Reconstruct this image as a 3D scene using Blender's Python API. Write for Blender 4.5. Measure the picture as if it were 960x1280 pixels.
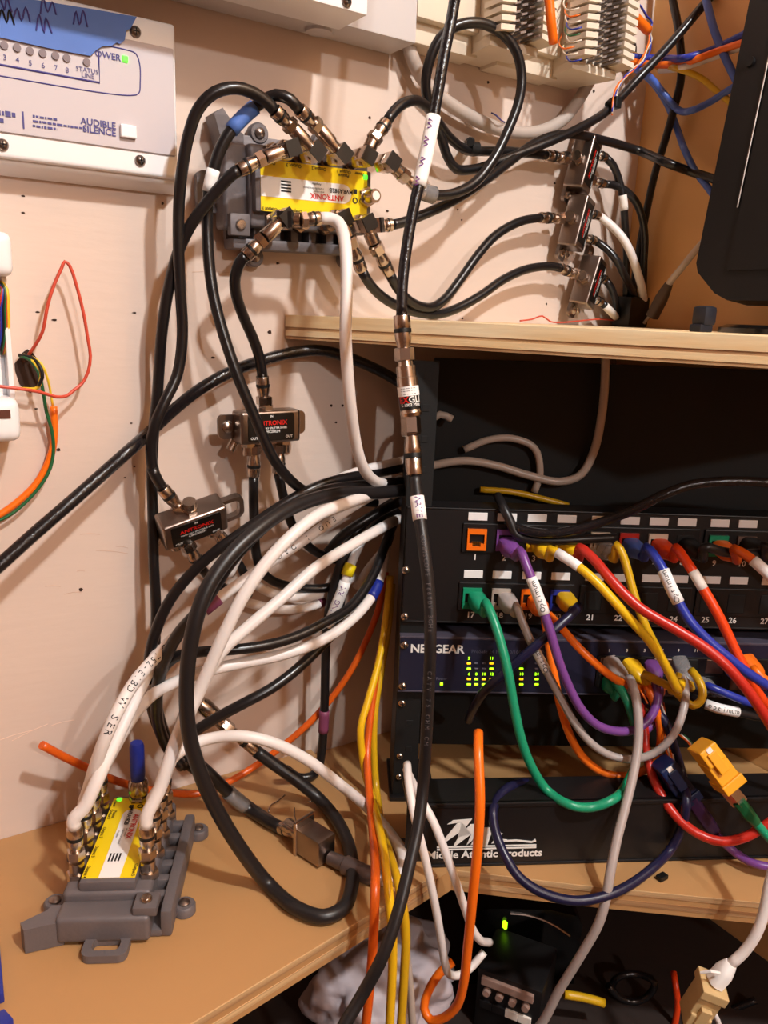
import bpy, bmesh, math, random
import numpy as np
from math import sin, cos, radians, pi
from mathutils import Matrix, Vector
random.seed(7)
for o in list(bpy.data.objects): bpy.data.objects.remove(o)
scene = bpy.context.scene
COL = scene.collection

# ------------------------------------------------------------------ camera
FPX = 1000.0
YAW, PITCH, ROLL = radians(33.4), radians(14.0), radians(2.3)
CAM = np.array([0.0, -0.551, 1.5])
f0 = np.array([sin(YAW), cos(YAW), 0.0]); r0 = np.array([cos(YAW), -sin(YAW), 0.0]); u0 = np.array([0, 0, 1.0])
fw = f0*cos(PITCH) - u0*sin(PITCH); up_ = u0*cos(PITCH) + f0*sin(PITCH)
rt = r0*cos(ROLL) + up_*sin(ROLL); up = up_*cos(ROLL) - r0*sin(ROLL)
cd = bpy.data.cameras.new('camera'); cam = bpy.data.objects.new('camera', cd); COL.objects.link(cam)
cd.sensor_fit = 'VERTICAL'; cd.sensor_height = 36; cd.sensor_width = 36; cd.lens = FPX/1280*36; cd.clip_start = 0.01
mw = Matrix.Identity(4)
for i in range(3):
    mw[i][0] = rt[i]; mw[i][1] = up[i]; mw[i][2] = -fw[i]; mw[i][3] = CAM[i]
cam.matrix_world = mw
scene.camera = cam

# ------------------------------------------------------------------ light
wd = bpy.data.worlds.new('world'); scene.world = wd; wd.use_nodes = True
wd.node_tree.nodes['Background'].inputs[0].default_value = (1, .8, .62, 1)
wd.node_tree.nodes['Background'].inputs[1].default_value = 0.01
LAMP = (0.35, -1.06, 2.42)
ld = bpy.data.lights.new('bulb_light', 'POINT'); ld.energy = 44; ld.color = (.97, 1.0, 1.0); ld.shadow_soft_size = 0.035
lo = bpy.data.objects.new('bulb_light', ld); COL.objects.link(lo); lo.location = LAMP
LAMP2 = (0.15, -2.2, 2.28)
ld2 = ld.copy(); ld2.energy = 27; lo2 = bpy.data.objects.new('bulb_light', ld2); COL.objects.link(lo2); lo2.location = LAMP2
scene.view_settings.view_transform = 'Standard'; scene.view_settings.look = 'None'
scene.view_settings.gamma = 1; scene.view_settings.use_curve_mapping = False
scene.view_settings.exposure = 0.50

# ------------------------------------------------------------------ picking points: pixel of the photo -> point on a real plane
XR = 0.632                                             # the right-hand wall stands at x = XR
def ray(x, y): return fw + rt*(x-480)/FPX - up*(y-640)/FPX
def W(x, y, h=0.0): d = ray(x, y); return CAM + d*((-h-CAM[1])/d[1])          # h off the left wall
def Zp(x, y, z): d = ray(x, y); return CAM + d*((z-CAM[2])/d[2])              # on a level surface
def D(x, y, Z): d = ray(x, y); return CAM + d*(Z/(d @ f0))                    # Z away from the camera
def S(x, y, h=0.0): d = ray(x, y); return CAM + d*((XR-h-CAM[0])/d[0])        # h off the right wall
RZ, RK_ = 0.56, 0.05
def RK(x, y, off=0.0):                                                        # off the front of the rack
    d = ray(x, y); return CAM + d*((RZ-off)/(d @ f0 - RK_*(d @ r0)))
def proj(p):
    d = np.asarray(p)-CAM; w = d @ fw
    return 480+FPX*(d @ rt)/w, 640-FPX*(d @ up)/w
MODE = {'w': W, 'z': Zp, 'd': D, 's': S, 'r': RK}
BLOCK = []                                             # solid tops and faces that a cable in view must lie on or before
def C(mode, *pts):
    out = []
    for p in pts:
        md = p[3] if len(p) > 3 else mode; q = MODE[md](p[0], p[1], p[2])
        if md in 'wr':
            d = ray(p[0], p[1]); t = (q-CAM) @ fw
            for fn in BLOCK:
                tb = fn(d)
                if tb is not None and tb < t: t = tb
            q = CAM+d*t
        out.append(q)
    return out

# ------------------------------------------------------------------ materials
def lin(c):
    if isinstance(c, str): c = [int(c[i:i+2], 16)/255 for i in (0, 2, 4)]
    return tuple((v/12.92 if v <= .04045 else ((v+.055)/1.055)**2.4) for v in c)
MATS = {}
def mat(name, col, rough=.5, metal=0.0, emit=None, es=1.0, noise=0.0, nscale=40, bump=0.0, bscale=200, stretch=(1, 1, 1), coat=0.0, trans=0.0, col2=None, spec=.5):
    if name in MATS: return MATS[name]
    m = bpy.data.materials.new(name); m.use_nodes = True; nt = m.node_tree; b = nt.nodes['Principled BSDF']
    c = lin(col)+(1,)
    b.inputs['Base Color'].default_value = c; b.inputs['Roughness'].default_value = rough; b.inputs['Metallic'].default_value = metal
    b.inputs['Specular IOR Level'].default_value = spec
    if coat: b.inputs['Coat Weight'].default_value = coat
    if trans: b.inputs['Transmission Weight'].default_value = trans
    if emit: b.inputs['Emission Color'].default_value = lin(emit)+(1,); b.inputs['Emission Strength'].default_value = es
    if noise or bump:
        tc = nt.nodes.new('ShaderNodeTexCoord'); mp = nt.nodes.new('ShaderNodeMapping'); mp.inputs['Scale'].default_value = stretch
        nt.links.new(tc.outputs['Object'], mp.inputs['Vector'])
    if noise:
        n = nt.nodes.new('ShaderNodeTexNoise'); n.inputs['Scale'].default_value = nscale; n.inputs['Detail'].default_value = 5
        nt.links.new(mp.outputs[0], n.inputs['Vector'])
        r = nt.nodes.new('ShaderNodeValToRGB'); r.color_ramp.elements[0].position = .35; r.color_ramp.elements[1].position = .65
        c2 = lin(col2)+(1,) if col2 else tuple(v*(1-noise) for v in c[:3])+(1,)
        r.color_ramp.elements[0].color = c2; r.color_ramp.elements[1].color = c
        nt.links.new(n.outputs['Fac'], r.inputs[0]); nt.links.new(r.outputs[0], b.inputs['Base Color'])
    if bump:
        n2 = nt.nodes.new('ShaderNodeTexNoise'); n2.inputs['Scale'].default_value = bscale; n2.inputs['Detail'].default_value = 4
        nt.links.new(mp.outputs[0], n2.inputs['Vector'])
        bp = nt.nodes.new('ShaderNodeBump'); bp.inputs['Strength'].default_value = bump; bp.inputs['Distance'].default_value = .002
        nt.links.new(n2.outputs['Fac'], bp.inputs['Height']); nt.links.new(bp.outputs[0], b.inputs['Normal'])
    MATS[name] = m; return m
wallpaint = mat('peach_wall_paint', (.86, .775, .72), .55, noise=.05, nscale=5, bump=.12, bscale=60, stretch=(.5, 1, 2.5))
orangewall = mat('stained_wood_wall', (.92, .71, .46), .5, noise=.12, nscale=4, bump=.1, bscale=50, stretch=(1, 1, 3))
roompaint = mat('room_paint', (.50, .36, .27), .8)
floormat = mat('floor_boards', (.35, .25, .2), .6, noise=.3, nscale=8)
benchwood = mat('bench_plywood', (.735, .555, .36), .5, noise=.12, nscale=5, bump=.1, bscale=50, stretch=(.5, 1, 1))
shelfwood = mat('pine_plywood', (.97, .90, .75), .45, noise=.22, nscale=30, bump=.15, bscale=80, stretch=(.25, .25, 3.5), col2=(.93, .79, .58))
edgewood = mat('plywood_edge', (.86, .72, .53), .6, noise=.4, nscale=26, bump=.2, bscale=120, stretch=(.12, .12, 5), col2=(.58, .40, .25))
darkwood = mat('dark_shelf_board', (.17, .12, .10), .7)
blackj = mat('black_coax_jacket', (.095, .085, .09), .28, bump=.05, bscale=300)
blackm = mat('matte_black_jacket', (.115, .105, .11), .38)
blackg = mat('glossy_black_jacket', (.10, .09, .10), .18, bump=.25, bscale=500)
whitej = mat('white_coax_jacket', (.92, .89, .875), .4)
chrome = mat('nickel_plate', (.74, .68, .63), .24, 1.0)
steel = mat('zinc_steel', (.62, .57, .54), .3, 1.0, noise=.12, nscale=60)
rubber = mat('black_rubber', (.03, .03, .03), .5)
capblk = mat('black_cap', (.10, .085, .08), .35)
greycast = mat('grey_cast_housing', (.43, .405, .415), .5, .25, noise=.08, nscale=60, bump=.1, bscale=400)
yellowlab = mat('yellow_label', (.97, .84, .05), .35)
whitelab = mat('white_label', (.97, .96, .95), .4)
creamlab = mat('paper_white', (.94, .90, .86), .6)
blacklab = mat('black_label', (.03, .03, .03), .35)
redink = mat('red_ink', (.85, .10, .06), .5)
blackink = mat('black_ink', (.06, .05, .05), .6)
purpleink = mat('purple_ink', (.42, .18, .50), .6)
navyink = mat('navy_ink', (.28, .26, .52), .6)
whiteink = mat('white_ink', (.93, .92, .90), .5)
greenled = mat('green_led', (.2, .9, .2), .4, emit=(.35, 1, .2), es=1.3)
limeled = mat('lime_led', (.6, .95, .1), .4, emit=(.66, 1, .08), es=1.6)
amberled = mat('amber_led', (.95, .7, .1), .4, emit=(.98, .68, .06), es=1.2)
blackmetal = mat('black_powder_coat', (.075, .065, .07), .45, noise=.1, nscale=200)
blackplas = mat('black_plastic', (.07, .062, .066), .42)
blackdark = mat('black_void', (.02, .018, .018), .7)
navyface = mat('navy_switch_face', (.115, .12, .20), .4)
bezelwhite = mat('alarm_white_enamel', (.95, .945, .95), .35)
platepink = mat('alarm_plate', (.775, .74, .755), .5)
metalbox = mat('grey_metal_box', (.80, .78, .78), .45, .0)
bluetape = mat('blue_masking_tape', (.32, .47, .78), .6, noise=.12, nscale=30)
creamplas = mat('cream_plastic', (.88, .82, .74), .5)
clearplas = mat('clear_plastic', (.86, .84, .84), .15, trans=.75)
gold = mat('gold_contact', (.85, .62, .25), .3, 1.0)
def jk(name, c, rough=.33): return mat(name, c, rough)
purple = jk('purple_jacket', (.47, .27, .56)); green = jk('green_jacket', (.10, .58, .42)); grey = jk('grey_jacket', (.68, .63, .61))
orange = jk('orange_jacket', (.97, .45, .08)); orange_d = jk('burnt_orange_jacket', (.86, .36, .08)); yellow = jk('yellow_jacket', (.94, .74, .10))
mustard = jk('mustard_jacket', (.84, .66, .10)); red = jk('red_jacket', (.76, .17, .12)); redor = jk('red_orange_jacket', (.92, .27, .07))
blue = jk('blue_jacket', (.16, .22, .62)); navy = jk('navy_jacket', (.10, .095, .22)); skyblue = jk('sky_blue_jacket', (.29, .40, .72))
beige = jk('beige_jacket', (.74, .68, .63)); pinkwire = jk('thin_red_wire', (.80, .30, .22)); greenw = jk('green_wire', (.14, .38, .22))
yelloww = jk('yellow_wire', (.93, .78, .20)); maroon = mat('maroon_tape', (.50, .24, .36), .5); bluesleeve = mat('blue_band', (.12, .18, .55), .4)
yellowband = mat('yellow_band', (.93, .83, .10), .4); greyj = jk('grey_multipair', (.72, .66, .62), .5)

# ------------------------------------------------------------------ geometry builders: each returns (verts, faces)
def join(*gs):
    V = []; Fc = []
    for v, f in gs:
        n = len(V); V += [tuple(p) for p in v]; Fc += [tuple(i+n for i in q) for q in f]
    return V, Fc
def xf(g, M): return [tuple(M @ Vector(p)) for p in g[0]], g[1]
def box(x0, x1, y0, y1, z0, z1):
    v = [(x, y, z) for x in (x0, x1) for y in (y0, y1) for z in (z0, z1)]
    return v, [(0, 1, 3, 2), (4, 6, 7, 5), (0, 4, 5, 1), (2, 3, 7, 6), (0, 2, 6, 4), (1, 5, 7, 3)]
def rbox(x0, x1, y0, y1, z0, z1, b=.001, seg=2):
    bm = bmesh.new(); v, f = box(x0, x1, y0, y1, z0, z1)
    vs = [bm.verts.new(p) for p in v]
    for q in f: bm.faces.new([vs[i] for i in q])
    bmesh.ops.recalc_face_normals(bm, faces=bm.faces)
    bmesh.ops.bevel(bm, geom=list(bm.edges), offset=b, segments=seg, profile=.6, affect='EDGES')
    bm.verts.index_update()
    g = [tuple(p.co) for p in bm.verts], [tuple(p.index for p in q.verts) for q in bm.faces]; bm.free(); return g
def frame_of(t):
    t = np.asarray(t, float); t = t/np.linalg.norm(t)
    a = np.array([0, 0, 1.0]) if abs(t[2]) < .9 else np.array([1.0, 0, 0])
    x = np.cross(a, t); x /= np.linalg.norm(x); return x, np.cross(t, x), t
def lathe(p0, p1, prof, n=14, roll=0.0):
    """prof: list of (fraction along p0->p1, radius)"""
    p0 = np.asarray(p0, float); p1 = np.asarray(p1, float); x, y, t = frame_of(p1-p0); L = np.linalg.norm(p1-p0)
    V = []; Fc = []
    for f, r in prof:
        for k in range(n):
            a = 2*pi*k/n+roll; V.append(tuple(p0+t*L*f+(x*cos(a)+y*sin(a))*r))
    m = len(prof)
    for i in range(m-1):
        for k in range(n):
            k2 = (k+1) % n; Fc.append((i*n+k, i*n+k2, (i+1)*n+k2, (i+1)*n+k))
    Fc.append(tuple(range(n))[::-1]); Fc.append(tuple(range((m-1)*n, m*n)))
    return V, Fc
def cyl(p0, p1, r, n=14): return lathe(p0, p1, [(0, r), (1, r)], n)
def catmull(P, step=.004):
    P = [np.asarray(p, float) for p in P]
    if len(P) == 2: P = [P[0], (P[0]+P[1])/2, P[1]]
    P = [2*P[0]-P[1]]+P+[2*P[-1]-P[-2]]
    out = []
    for i in range(1, len(P)-2):
        a, b, c, d = P[i-1:i+3]
        t0 = 0; t1 = t0+max(np.linalg.norm(b-a), 1e-6)**.5; t2 = t1+max(np.linalg.norm(c-b), 1e-6)**.5; t3 = t2+max(np.linalg.norm(d-c), 1e-6)**.5
        n = max(2, int(np.linalg.norm(c-b)/step))
        for k in range(n):
            t = t1+(t2-t1)*k/n
            A1 = (t1-t)/(t1-t0)*a+(t-t0)/(t1-t0)*b; A2 = (t2-t)/(t2-t1)*b+(t-t1)/(t2-t1)*c; A3 = (t3-t)/(t3-t2)*c+(t-t2)/(t3-t2)*d
            B1 = (t2-t)/(t2-t0)*A1+(t-t0)/(t2-t0)*A2; B2 = (t3-t)/(t3-t1)*A2+(t-t1)/(t3-t1)*A3
            out.append((t2-t)/(t2-t1)*B1+(t-t1)/(t2-t1)*B2)
    out.append(P[-2]); return out
def tube(path, r, n=10):
    path = [np.asarray(p) for p in path]; m = len(path); V = []; Fc = []
    T = [path[min(i+1, m-1)]-path[max(i-1, 0)] for i in range(m)]
    T = [t/(np.linalg.norm(t)+1e-12) for t in T]
    x, _, _ = frame_of(T[0])
    for i in range(m):
        x = x-T[i]*(x @ T[i]); x = x/np.linalg.norm(x); y = np.cross(T[i], x)
        rr = r(i/(m-1)) if callable(r) else r
        for k in range(n):
            a = 2*pi*k/n; V.append(tuple(path[i]+(x*cos(a)+y*sin(a))*rr))
    for i in range(m-1):
        for k in range(n):
            k2 = (k+1) % n; Fc.append((i*n+k, i*n+k2, (i+1)*n+k2, (i+1)*n+k))
    Fc.append(tuple(range(n))[::-1]); Fc.append(tuple(range((m-1)*n, m*n)))
    return V, Fc
def prism(poly, z0, z1):
    n = len(poly); V = [(p[0], p[1], z0) for p in poly]+[(p[0], p[1], z1) for p in poly]
    return V, [tuple(range(n))[::-1], tuple(range(n, 2*n))]+[(i, (i+1) % n, n+(i+1) % n, n+i) for i in range(n)]
def rrect(w, h, r, n=5, cx=0, cy=0):
    out = []
    for sx, sy, a0 in ((1, 1, 0), (-1, 1, 90), (-1, -1, 180), (1, -1, 270)):
        for k in range(n+1):
            a = radians(a0+90*k/n); out.append((cx+sx*(w/2-r)+r*cos(a), cy+sy*(h/2-r)+r*sin(a)))
    return out
def ring_prism(outer, inner, z0, z1):
    n = len(outer); V = [(p[0], p[1], z) for z in (z0, z1) for pl in (outer, inner) for p in pl]; Fc = []
    for i in range(n):
        j = (i+1) % n
        Fc += [(i, j, n+j, n+i), (2*n+i, 3*n+i, 3*n+j, 2*n+j), (i, 2*n+i, 2*n+j, j), (n+i, n+j, 3*n+j, 3*n+i)]
    return V, Fc
def text(s, size, align='CENTER', bold=.0, thick=.0):
    cu = bpy.data.curves.new('t', 'FONT'); cu.body = s; cu.size = size; cu.align_x = align; cu.align_y = 'CENTER'; cu.resolution_u = 2
    cu.offset = bold*size; cu.extrude = thick
    ob = bpy.data.objects.new('t', cu); me = bpy.data.meshes.new_from_object(ob)
    g = [tuple(v.co) for v in me.vertices], [tuple(p.vertices) for p in me.polygons]
    bpy.data.objects.remove(ob); bpy.data.curves.remove(cu); bpy.data.meshes.remove(me); return g

# ------------------------------------------------------------------ objects
FR = {}
def setprops(o, label, cat, group=None, kind=None):
    if label: o['label'] = label
    if cat: o['category'] = cat
    if group: o['group'] = group
    if kind: o['kind'] = kind
def thing(name, label, cat, M=None, loc=None, group=None):
    o = bpy.data.objects.new(name, None); o.empty_display_size = .01; COL.objects.link(o)
    if M is None: M = Matrix.Translation(Vector(loc if loc is not None else (0, 0, 0)))
    o.matrix_world = M; FR[o.name] = M.copy(); setprops(o, label, cat, group); return o
def obj(name, g, m, parent=None, local=False, smooth=False, label=None, cat=None, group=None, kind=None):
    V, Fc = g
    me = bpy.data.meshes.new(name)
    if parent is not None:
        M = FR[parent.name]
        if not local: Mi = M.inverted(); V = [tuple(Mi @ Vector(p)) for p in V]
        loc = None
    else:
        A = np.array(V); loc = Vector(((A[:, 0].min()+A[:, 0].max())/2, (A[:, 1].min()+A[:, 1].max())/2, A[:, 2].min()))
        V = [tuple(Vector(p)-loc) for p in V]
    me.from_pydata([tuple(float(c) for c in p) for p in V], [], Fc); me.validate()
    bm = bmesh.new(); bm.from_mesh(me); bmesh.ops.recalc_face_normals(bm, faces=bm.faces); bm.to_mesh(me); bm.free()
    if smooth:
        me.polygons.foreach_set('use_smooth', [len(p.vertices) <= 4 for p in me.polygons])
        if smooth != 'all':
            me.set_sharp_from_angle(angle=radians(40))
    me.materials.append(m)
    o = bpy.data.objects.new(name, me); COL.objects.link(o)
    if parent is not None: o.parent = parent; FR[o.name] = FR[parent.name]
    else: o.location = loc; FR[o.name] = Matrix.Translation(loc)
    setprops(o, label, cat, group, kind); return o
def struct(name, g, m): return obj(name, g, m, kind='structure')
def nrm(v): v = np.asarray(v, float); return v/np.linalg.norm(v)
def mat4(ex, ey, ez, o):
    M = Matrix.Identity(4)
    for i in range(3): M[i][0] = ex[i]; M[i][1] = ey[i]; M[i][2] = ez[i]; M[i][3] = o[i]
    return M

def connector(parent, p0, p1, r=.0045, name='connector', ring=True):
    """compression F connector: p0 = cable side, p1 = port side"""
    p0 = np.asarray(p0, float); p1 = np.asarray(p1, float); k = r/.0045
    g = join(lathe(p0, p1, [(0, .0036*k), (.01, .0044*k), (.03, .0046*k), (.27, .0046*k), (.29, .0042*k), (.36, .0042*k), (.38, .0046*k), (.5, .0045*k), (.6, .0040*k), (.68, .0036*k), (.72, .0036*k)], 16),
             lathe(p0+(p1-p0)*.70, p1, [(0, .0042*k), (.05, .0054*k), (.9, .0054*k), (1, .0044*k)], 6))
    c = obj(name, g, chrome, parent, smooth=True)
    if ring: obj('ring', lathe(p0+(p1-p0)*.285, p0+(p1-p0)*.375, [(0, .0044*k), (.1, .0048*k), (.9, .0048*k), (1, .0044*k)], 16), rubber, c, smooth=True)
    return c
def nearest(path, px):
    return int(np.argmin([(proj(p)[0]-px[0])**2+(proj(p)[1]-px[1])**2 for p in path]))
def text_on(path, i0, i1, s, size, r, parent, m, flip=False, side=0.0, name='printing', spread=False, dirv=None):
    """lettering wrapped along a cable, on the side that looks away from the wall"""
    seg = path[min(i0, i1):max(i0, i1)+1]
    if flip: seg = seg[::-1]
    cum = [0]
    for a, b in zip(seg[:-1], seg[1:]): cum.append(cum[-1]+np.linalg.norm(b-a))
    if cum[-1] < 1e-6: return
    adv = size*.62 if not spread else cum[-1]/max(len(s), 1)
    start = max(0, (cum[-1]-adv*len(s))/2)
    gs = []
    for k, ch in enumerate(s):
        d = start+adv*(k+.5)
        if ch == ' ' or d > cum[-1]: continue
        j = int(np.searchsorted(cum, d)); j = min(max(j, 1), len(seg)-1)
        a = (d-cum[j-1])/(cum[j]-cum[j-1]+1e-9); p = seg[j-1]*(1-a)+seg[j]*a
        t = nrm(seg[min(j+1, len(seg)-1)]-seg[max(j-2, 0)])
        n = np.asarray(dirv if dirv is not None else CAM-p); n = nrm(n-t*(n @ t)); b = np.cross(n, t)
        if side: n, b = n*cos(side)+b*sin(side), b*cos(side)-n*sin(side)
        g = text(ch, size); V = []
        for q in g[0]:
            ang = q[1]/r; V.append(tuple(p+t*q[0]+(n*cos(ang)+b*sin(ang))*r*1.03))
        gs.append((V, g[1]))
    if gs: obj(name, join(*gs), m, parent)
def cable(name, label, pts, r, m, start=None, end=None, sleeves=(), group=None, cat='cable', n=10, prints=(), step=.004, ring=True, cr=.0045, extra=False):
    pts = [np.asarray(p, float) for p in pts]
    for e in (0, -1):                                  # a cable that leaves the picture goes on beyond it
        if (start if e == 0 else end) is not None: continue
        px, py = proj(pts[e])
        if -5 < px < 965 and -5 < py < 1285: continue
        tg = nrm(pts[e]-pts[1 if e == 0 else -2]); q = pts[e]+tg*.13
        q[0] = min(q[0], XR-.008); q[1] = min(q[1], -.008); q[2] = max(q[2], .958)
        if np.linalg.norm(q-pts[e]) > .03: pts = [q]+pts if e == 0 else pts+[q]
    path = catmull(pts, step)
    if start is None and end is None and not sleeves and not prints and not extra:
        return obj(name, tube(path, r, n), m, smooth='all', label=label, cat=cat, group=group), path
    lo_ = min(path, key=lambda p: p[2])
    t = thing(name, label, cat, loc=lo_, group=group)
    j = obj('jacket', tube(path, r, n), m, t, smooth='all')
    if start is not None: connector(t, path[0], start, cr, ring=ring)
    if end is not None: connector(t, path[-1], end, cr, ring=ring)
    for sl in sleeves:
        a, b, sm, nm = sl[:4]; k = sl[4] if len(sl) > 4 else 1.18
        i0, i1 = sorted((nearest(path, a), nearest(path, b)))
        if i1-i0 < 1: i1 = i0+1
        so = obj(nm, tube(path[i0:i1+1], r*k, 14), sm, t, smooth='all')
        if len(sl) > 5:
            tx = sl[5]; text_on(path, i0, i1, tx[0], tx[1], r*k, so, tx[2], flip=tx[3], side=tx[4] if len(tx) > 4 else 0)
    for pr in prints:
        i0, i1 = nearest(path, pr[0]), nearest(path, pr[1])
        text_on(path, i0, i1, pr[2], pr[3], r, j, pr[4], flip=pr[5], spread=True)
    return t, path
def scribble(parent, P, ex, ey, w, h, m, n=6, seed=1, name='handwriting', th=.0005):
    rnd = random.Random(seed); pts = []
    for k in range(n*2+1):
        pts.append(P+ex*(w*(k/(n*2)-.5)+rnd.uniform(-.1, .1)*w/n)+ey*(h*(.5 if k % 2 else -.5)*rnd.uniform(.5, 1)))
    obj(name, tube(catmull(pts, .002), th, 5), m, parent)

# ================================================================== THE ROOM
ZB = 1.13                                              # top of the bench
struct('floor', box(-1.7, XR+.05, -2.4, .05, -.05, 0), floormat)
struct('ceiling', box(-1.7, XR+.05, -2.4, .05, 2.75, 2.8), roompaint)
wl = struct('wall_left', box(-1.7, XR+.03, 0, .03, 0, 2.75), wallpaint)
wr = struct('wall_right', box(XR, XR+.03, -2.4, 0, 0, 2.75), orangewall)
struct('wall_back', box(-1.7, XR+.03, -2.43, -2.4, 0, 2.75), roompaint)
struct('wall_far_left', box(-1.73, -1.7, -2.4, .03, 0, 2.75), roompaint)
for LP_, lb_ in ((LAMP, 'ceiling lamp with bulb holder hanging on a cord above the bench'), (LAMP2, 'ceiling lamp with bulb holder hanging on a cord at the back of the room')):
    lamp = thing('ceiling_lamp', lb_, 'lamp', loc=(LP_[0], LP_[1], 2.75)); zh = LP_[2]+.05
    obj('base', lathe((LP_[0], LP_[1], 2.75), (LP_[0], LP_[1], 2.715), [(0, .07), (.6, .07), (1, .05)], 24), bezelwhite, lamp, smooth=True)
    obj('cord', cyl((LP_[0], LP_[1], 2.72), (LP_[0], LP_[1], zh+.06), .004, 10), bezelwhite, lamp, smooth=True)
    obj('holder', lathe((LP_[0], LP_[1], zh+.07), (LP_[0], LP_[1], zh), [(0, .012), (.2, .025), (.8, .022), (1, .018)], 20), creamplas, lamp, smooth=True)

# staple holes and scuffs in the painted plywood
hole = mat('nail_hole_dark', (.20, .12, .08), .9)
for x, y, w, h in [(29, 245, 4, 2), (29, 266, 4, 2), (203, 254, 3, 4), (47, 390, 5, 2), (68, 400, 6, 2.5), (168, 391, 5, 2), (45, 511, 4, 2), (73, 562, 5, 4), (164, 529, 3, 2),
                   (168, 583, 3, 2), (156, 597, 3, 2), (101, 737, 5, 5), (266, 447, 6, 3), (277, 521, 4, 4), (337, 415, 6, 5), (347, 329, 5, 3), (414, 507, 4, 4), (428, 507, 4, 4), (420, 528, 4, 3),
                   (610, 72, 4, 4), (610, 103, 4, 4), (572, 262, 3, 3), (577, 275, 3, 3), (770, 57, 4, 4), (742, 114, 5, 5), (578, 398, 4, 3), (683, 380, 3, 4), (693, 229, 5, 3), (484, 264, 5, 3), (462, 147, 4, 4)]:
    p = W(x, y, 0); s = .00045
    obj('nail_hole', ([(p[0]+w*s*cos(a)*.6*(1+.3*sin(3*a+x)), yy, p[2]+h*s*sin(a)*.6) for yy in (.0002, -.0003) for a in np.linspace(0, 2*pi, 9)[:-1]],
                      [tuple(range(8, 16))]+[(i, (i+1) % 8, 8+(i+1) % 8, 8+i) for i in range(8)]), hole, wl)
scuff = mat('pale_scuff', (.92, .80, .72), .6); scuffd = mat('dark_scuff', (.80, .67, .59), .7)
for a, b, m_ in [((0, 925), (40, 913), scuff), (((15, 926)), (60, 905), scuff), ((64, 907), (93, 900), scuff), ((100, 668), (125, 668), scuffd), ((120, 688), (160, 692), scuffd), ((56, 733), (76, 733), scuffd), ((80, 743), (102, 740), scuffd), ((96, 714), (106, 714), scuffd), ((240, 340), (290, 341), scuffd), ((145, 683), (160, 685), scuffd)]:
    A, B = W(*a, 0), W(*b, 0); obj('scratch', tube(catmull([A, (A+B)/2+np.array([0, 0, .0006]), B], .01), .00022, 5), m_, wl)

# ---- upper corner shelf
SZ = 1.4955
def shelf_front(t): return np.array([.2695+.151*t, .0-.291*t])
a0 = shelf_front(0); a1 = shelf_front(1.25)
ush = thing('corner_shelf', 'pale pine plywood corner shelf above the black equipment rack', 'shelf', loc=(.45, -.1, SZ-.0175))
obj('board', prism([(a0[0], -.0005), tuple(a1), (XR-.001, a1[1]), (XR-.001, -.0005)], SZ-.0173, SZ), shelfwood, ush)
nrmf = nrm(np.array([-(a1-a0)[1], (a1-a0)[0], 0])); nrmf = -nrmf
# exposed plies on the front edge
dv = nrm(np.array([a1[0]-a0[0], a1[1]-a0[1], 0])); 
out2 = np.array([-.291, -.151, 0]); out2 = out2/np.linalg.norm(out2)
pl = [shelfwood, edgewood, shelfwood, edgewood]
zs = [SZ-.0001, SZ-.0085, SZ-.0107, SZ-.0150, SZ-.0172]
for k in range(4):
    A = np.array([a0[0], 0-.0006, 0])+dv*.0; B = np.array([a1[0], a1[1], 0]); o_ = out2*(.0011 if k in (0, 2) else .0006)
    V = []
    for z in (zs[k+1], zs[k]):
        for p in (A, B, B+o_, A+o_): V.append((p[0], p[1], z))
    obj('ply', (V, [(0, 3, 2, 1), (4, 5, 6, 7), (0, 1, 5, 4), (1, 2, 6, 5), (2, 3, 7, 6), (3, 0, 4, 7)]), pl[k], ush)

# ---- bench along the left wall, lower shelf under the rack
def ply_board(name, label, poly, z0, z1, m, edges, cat='shelf'):
    c = np.mean(np.array(poly), axis=0); t = thing(name, label, cat, loc=(c[0], c[1], z0))
    obj('board', prism(poly, z0, z1), m, t)
    for a, b in edges:
        a = np.array([a[0], a[1], 0.]); b = np.array([b[0], b[1], 0.]); d = nrm(b-a); o_ = np.array([d[1], -d[0], 0])
        cc = np.array([c[0], c[1], 0])
        if o_ @ (a-cc) < 0: o_ = -o_
        k0 = np.linspace(z0+.0002, z1-.0002, 5)
        for k in range(4):
            w_ = .0008 if k % 2 else .0004; V = []
            for z in (k0[k], k0[k+1]):
                for p in (a, b, b+o_*w_, a+o_*w_): V.append((p[0], p[1], z))
            obj('ply', (V, [(0, 3, 2, 1), (4, 5, 6, 7), (0, 1, 5, 4), (1, 2, 6, 5), (2, 3, 7, 6), (3, 0, 4, 7)]), edgewood if k % 2 else m, t)
    return t
q0 = Zp(545, 1092, ZB)[:2]; q1 = Zp(240, 1278, ZB)[:2]
dq = (q1-q0)/np.linalg.norm(q1-q0); q2 = q0+dq*.9; q2 = q0+(q1-q0)*((-.55-q0[0])/(q1[0]-q0[0]))
ply_board('workbench', 'tan plywood bench along the wall under the grey and yellow amplifier', [(-.55, -.0005), (q0[0], -.0005), tuple(q0), tuple(q2)], ZB-.017, ZB, benchwood, [(q0, q2)], 'bench')
s0 = Zp(560, 1089, ZB-.005)[:2]; s1 = Zp(720, 1105, ZB-.005)[:2]; s2 = Zp(955, 1128, ZB-.005)[:2]
s2b = s2+(s2-s1)*((XR-.001-s2[0])/(s2[0]-s1[0])); 
ply_board('lower_shelf', 'tan plywood shelf under the black logo panel of the rack', [(q0[0]+.001, -.0005), (q0[0]+.001, q0[1]), (s0[0]+.004, s0[1]), tuple(s1), tuple(s2b), (XR-.001, -.0005)], ZB-.022, ZB-.005, benchwood, [(s0+np.array([.004, 0]), s1), (s1, s2b)])
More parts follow.
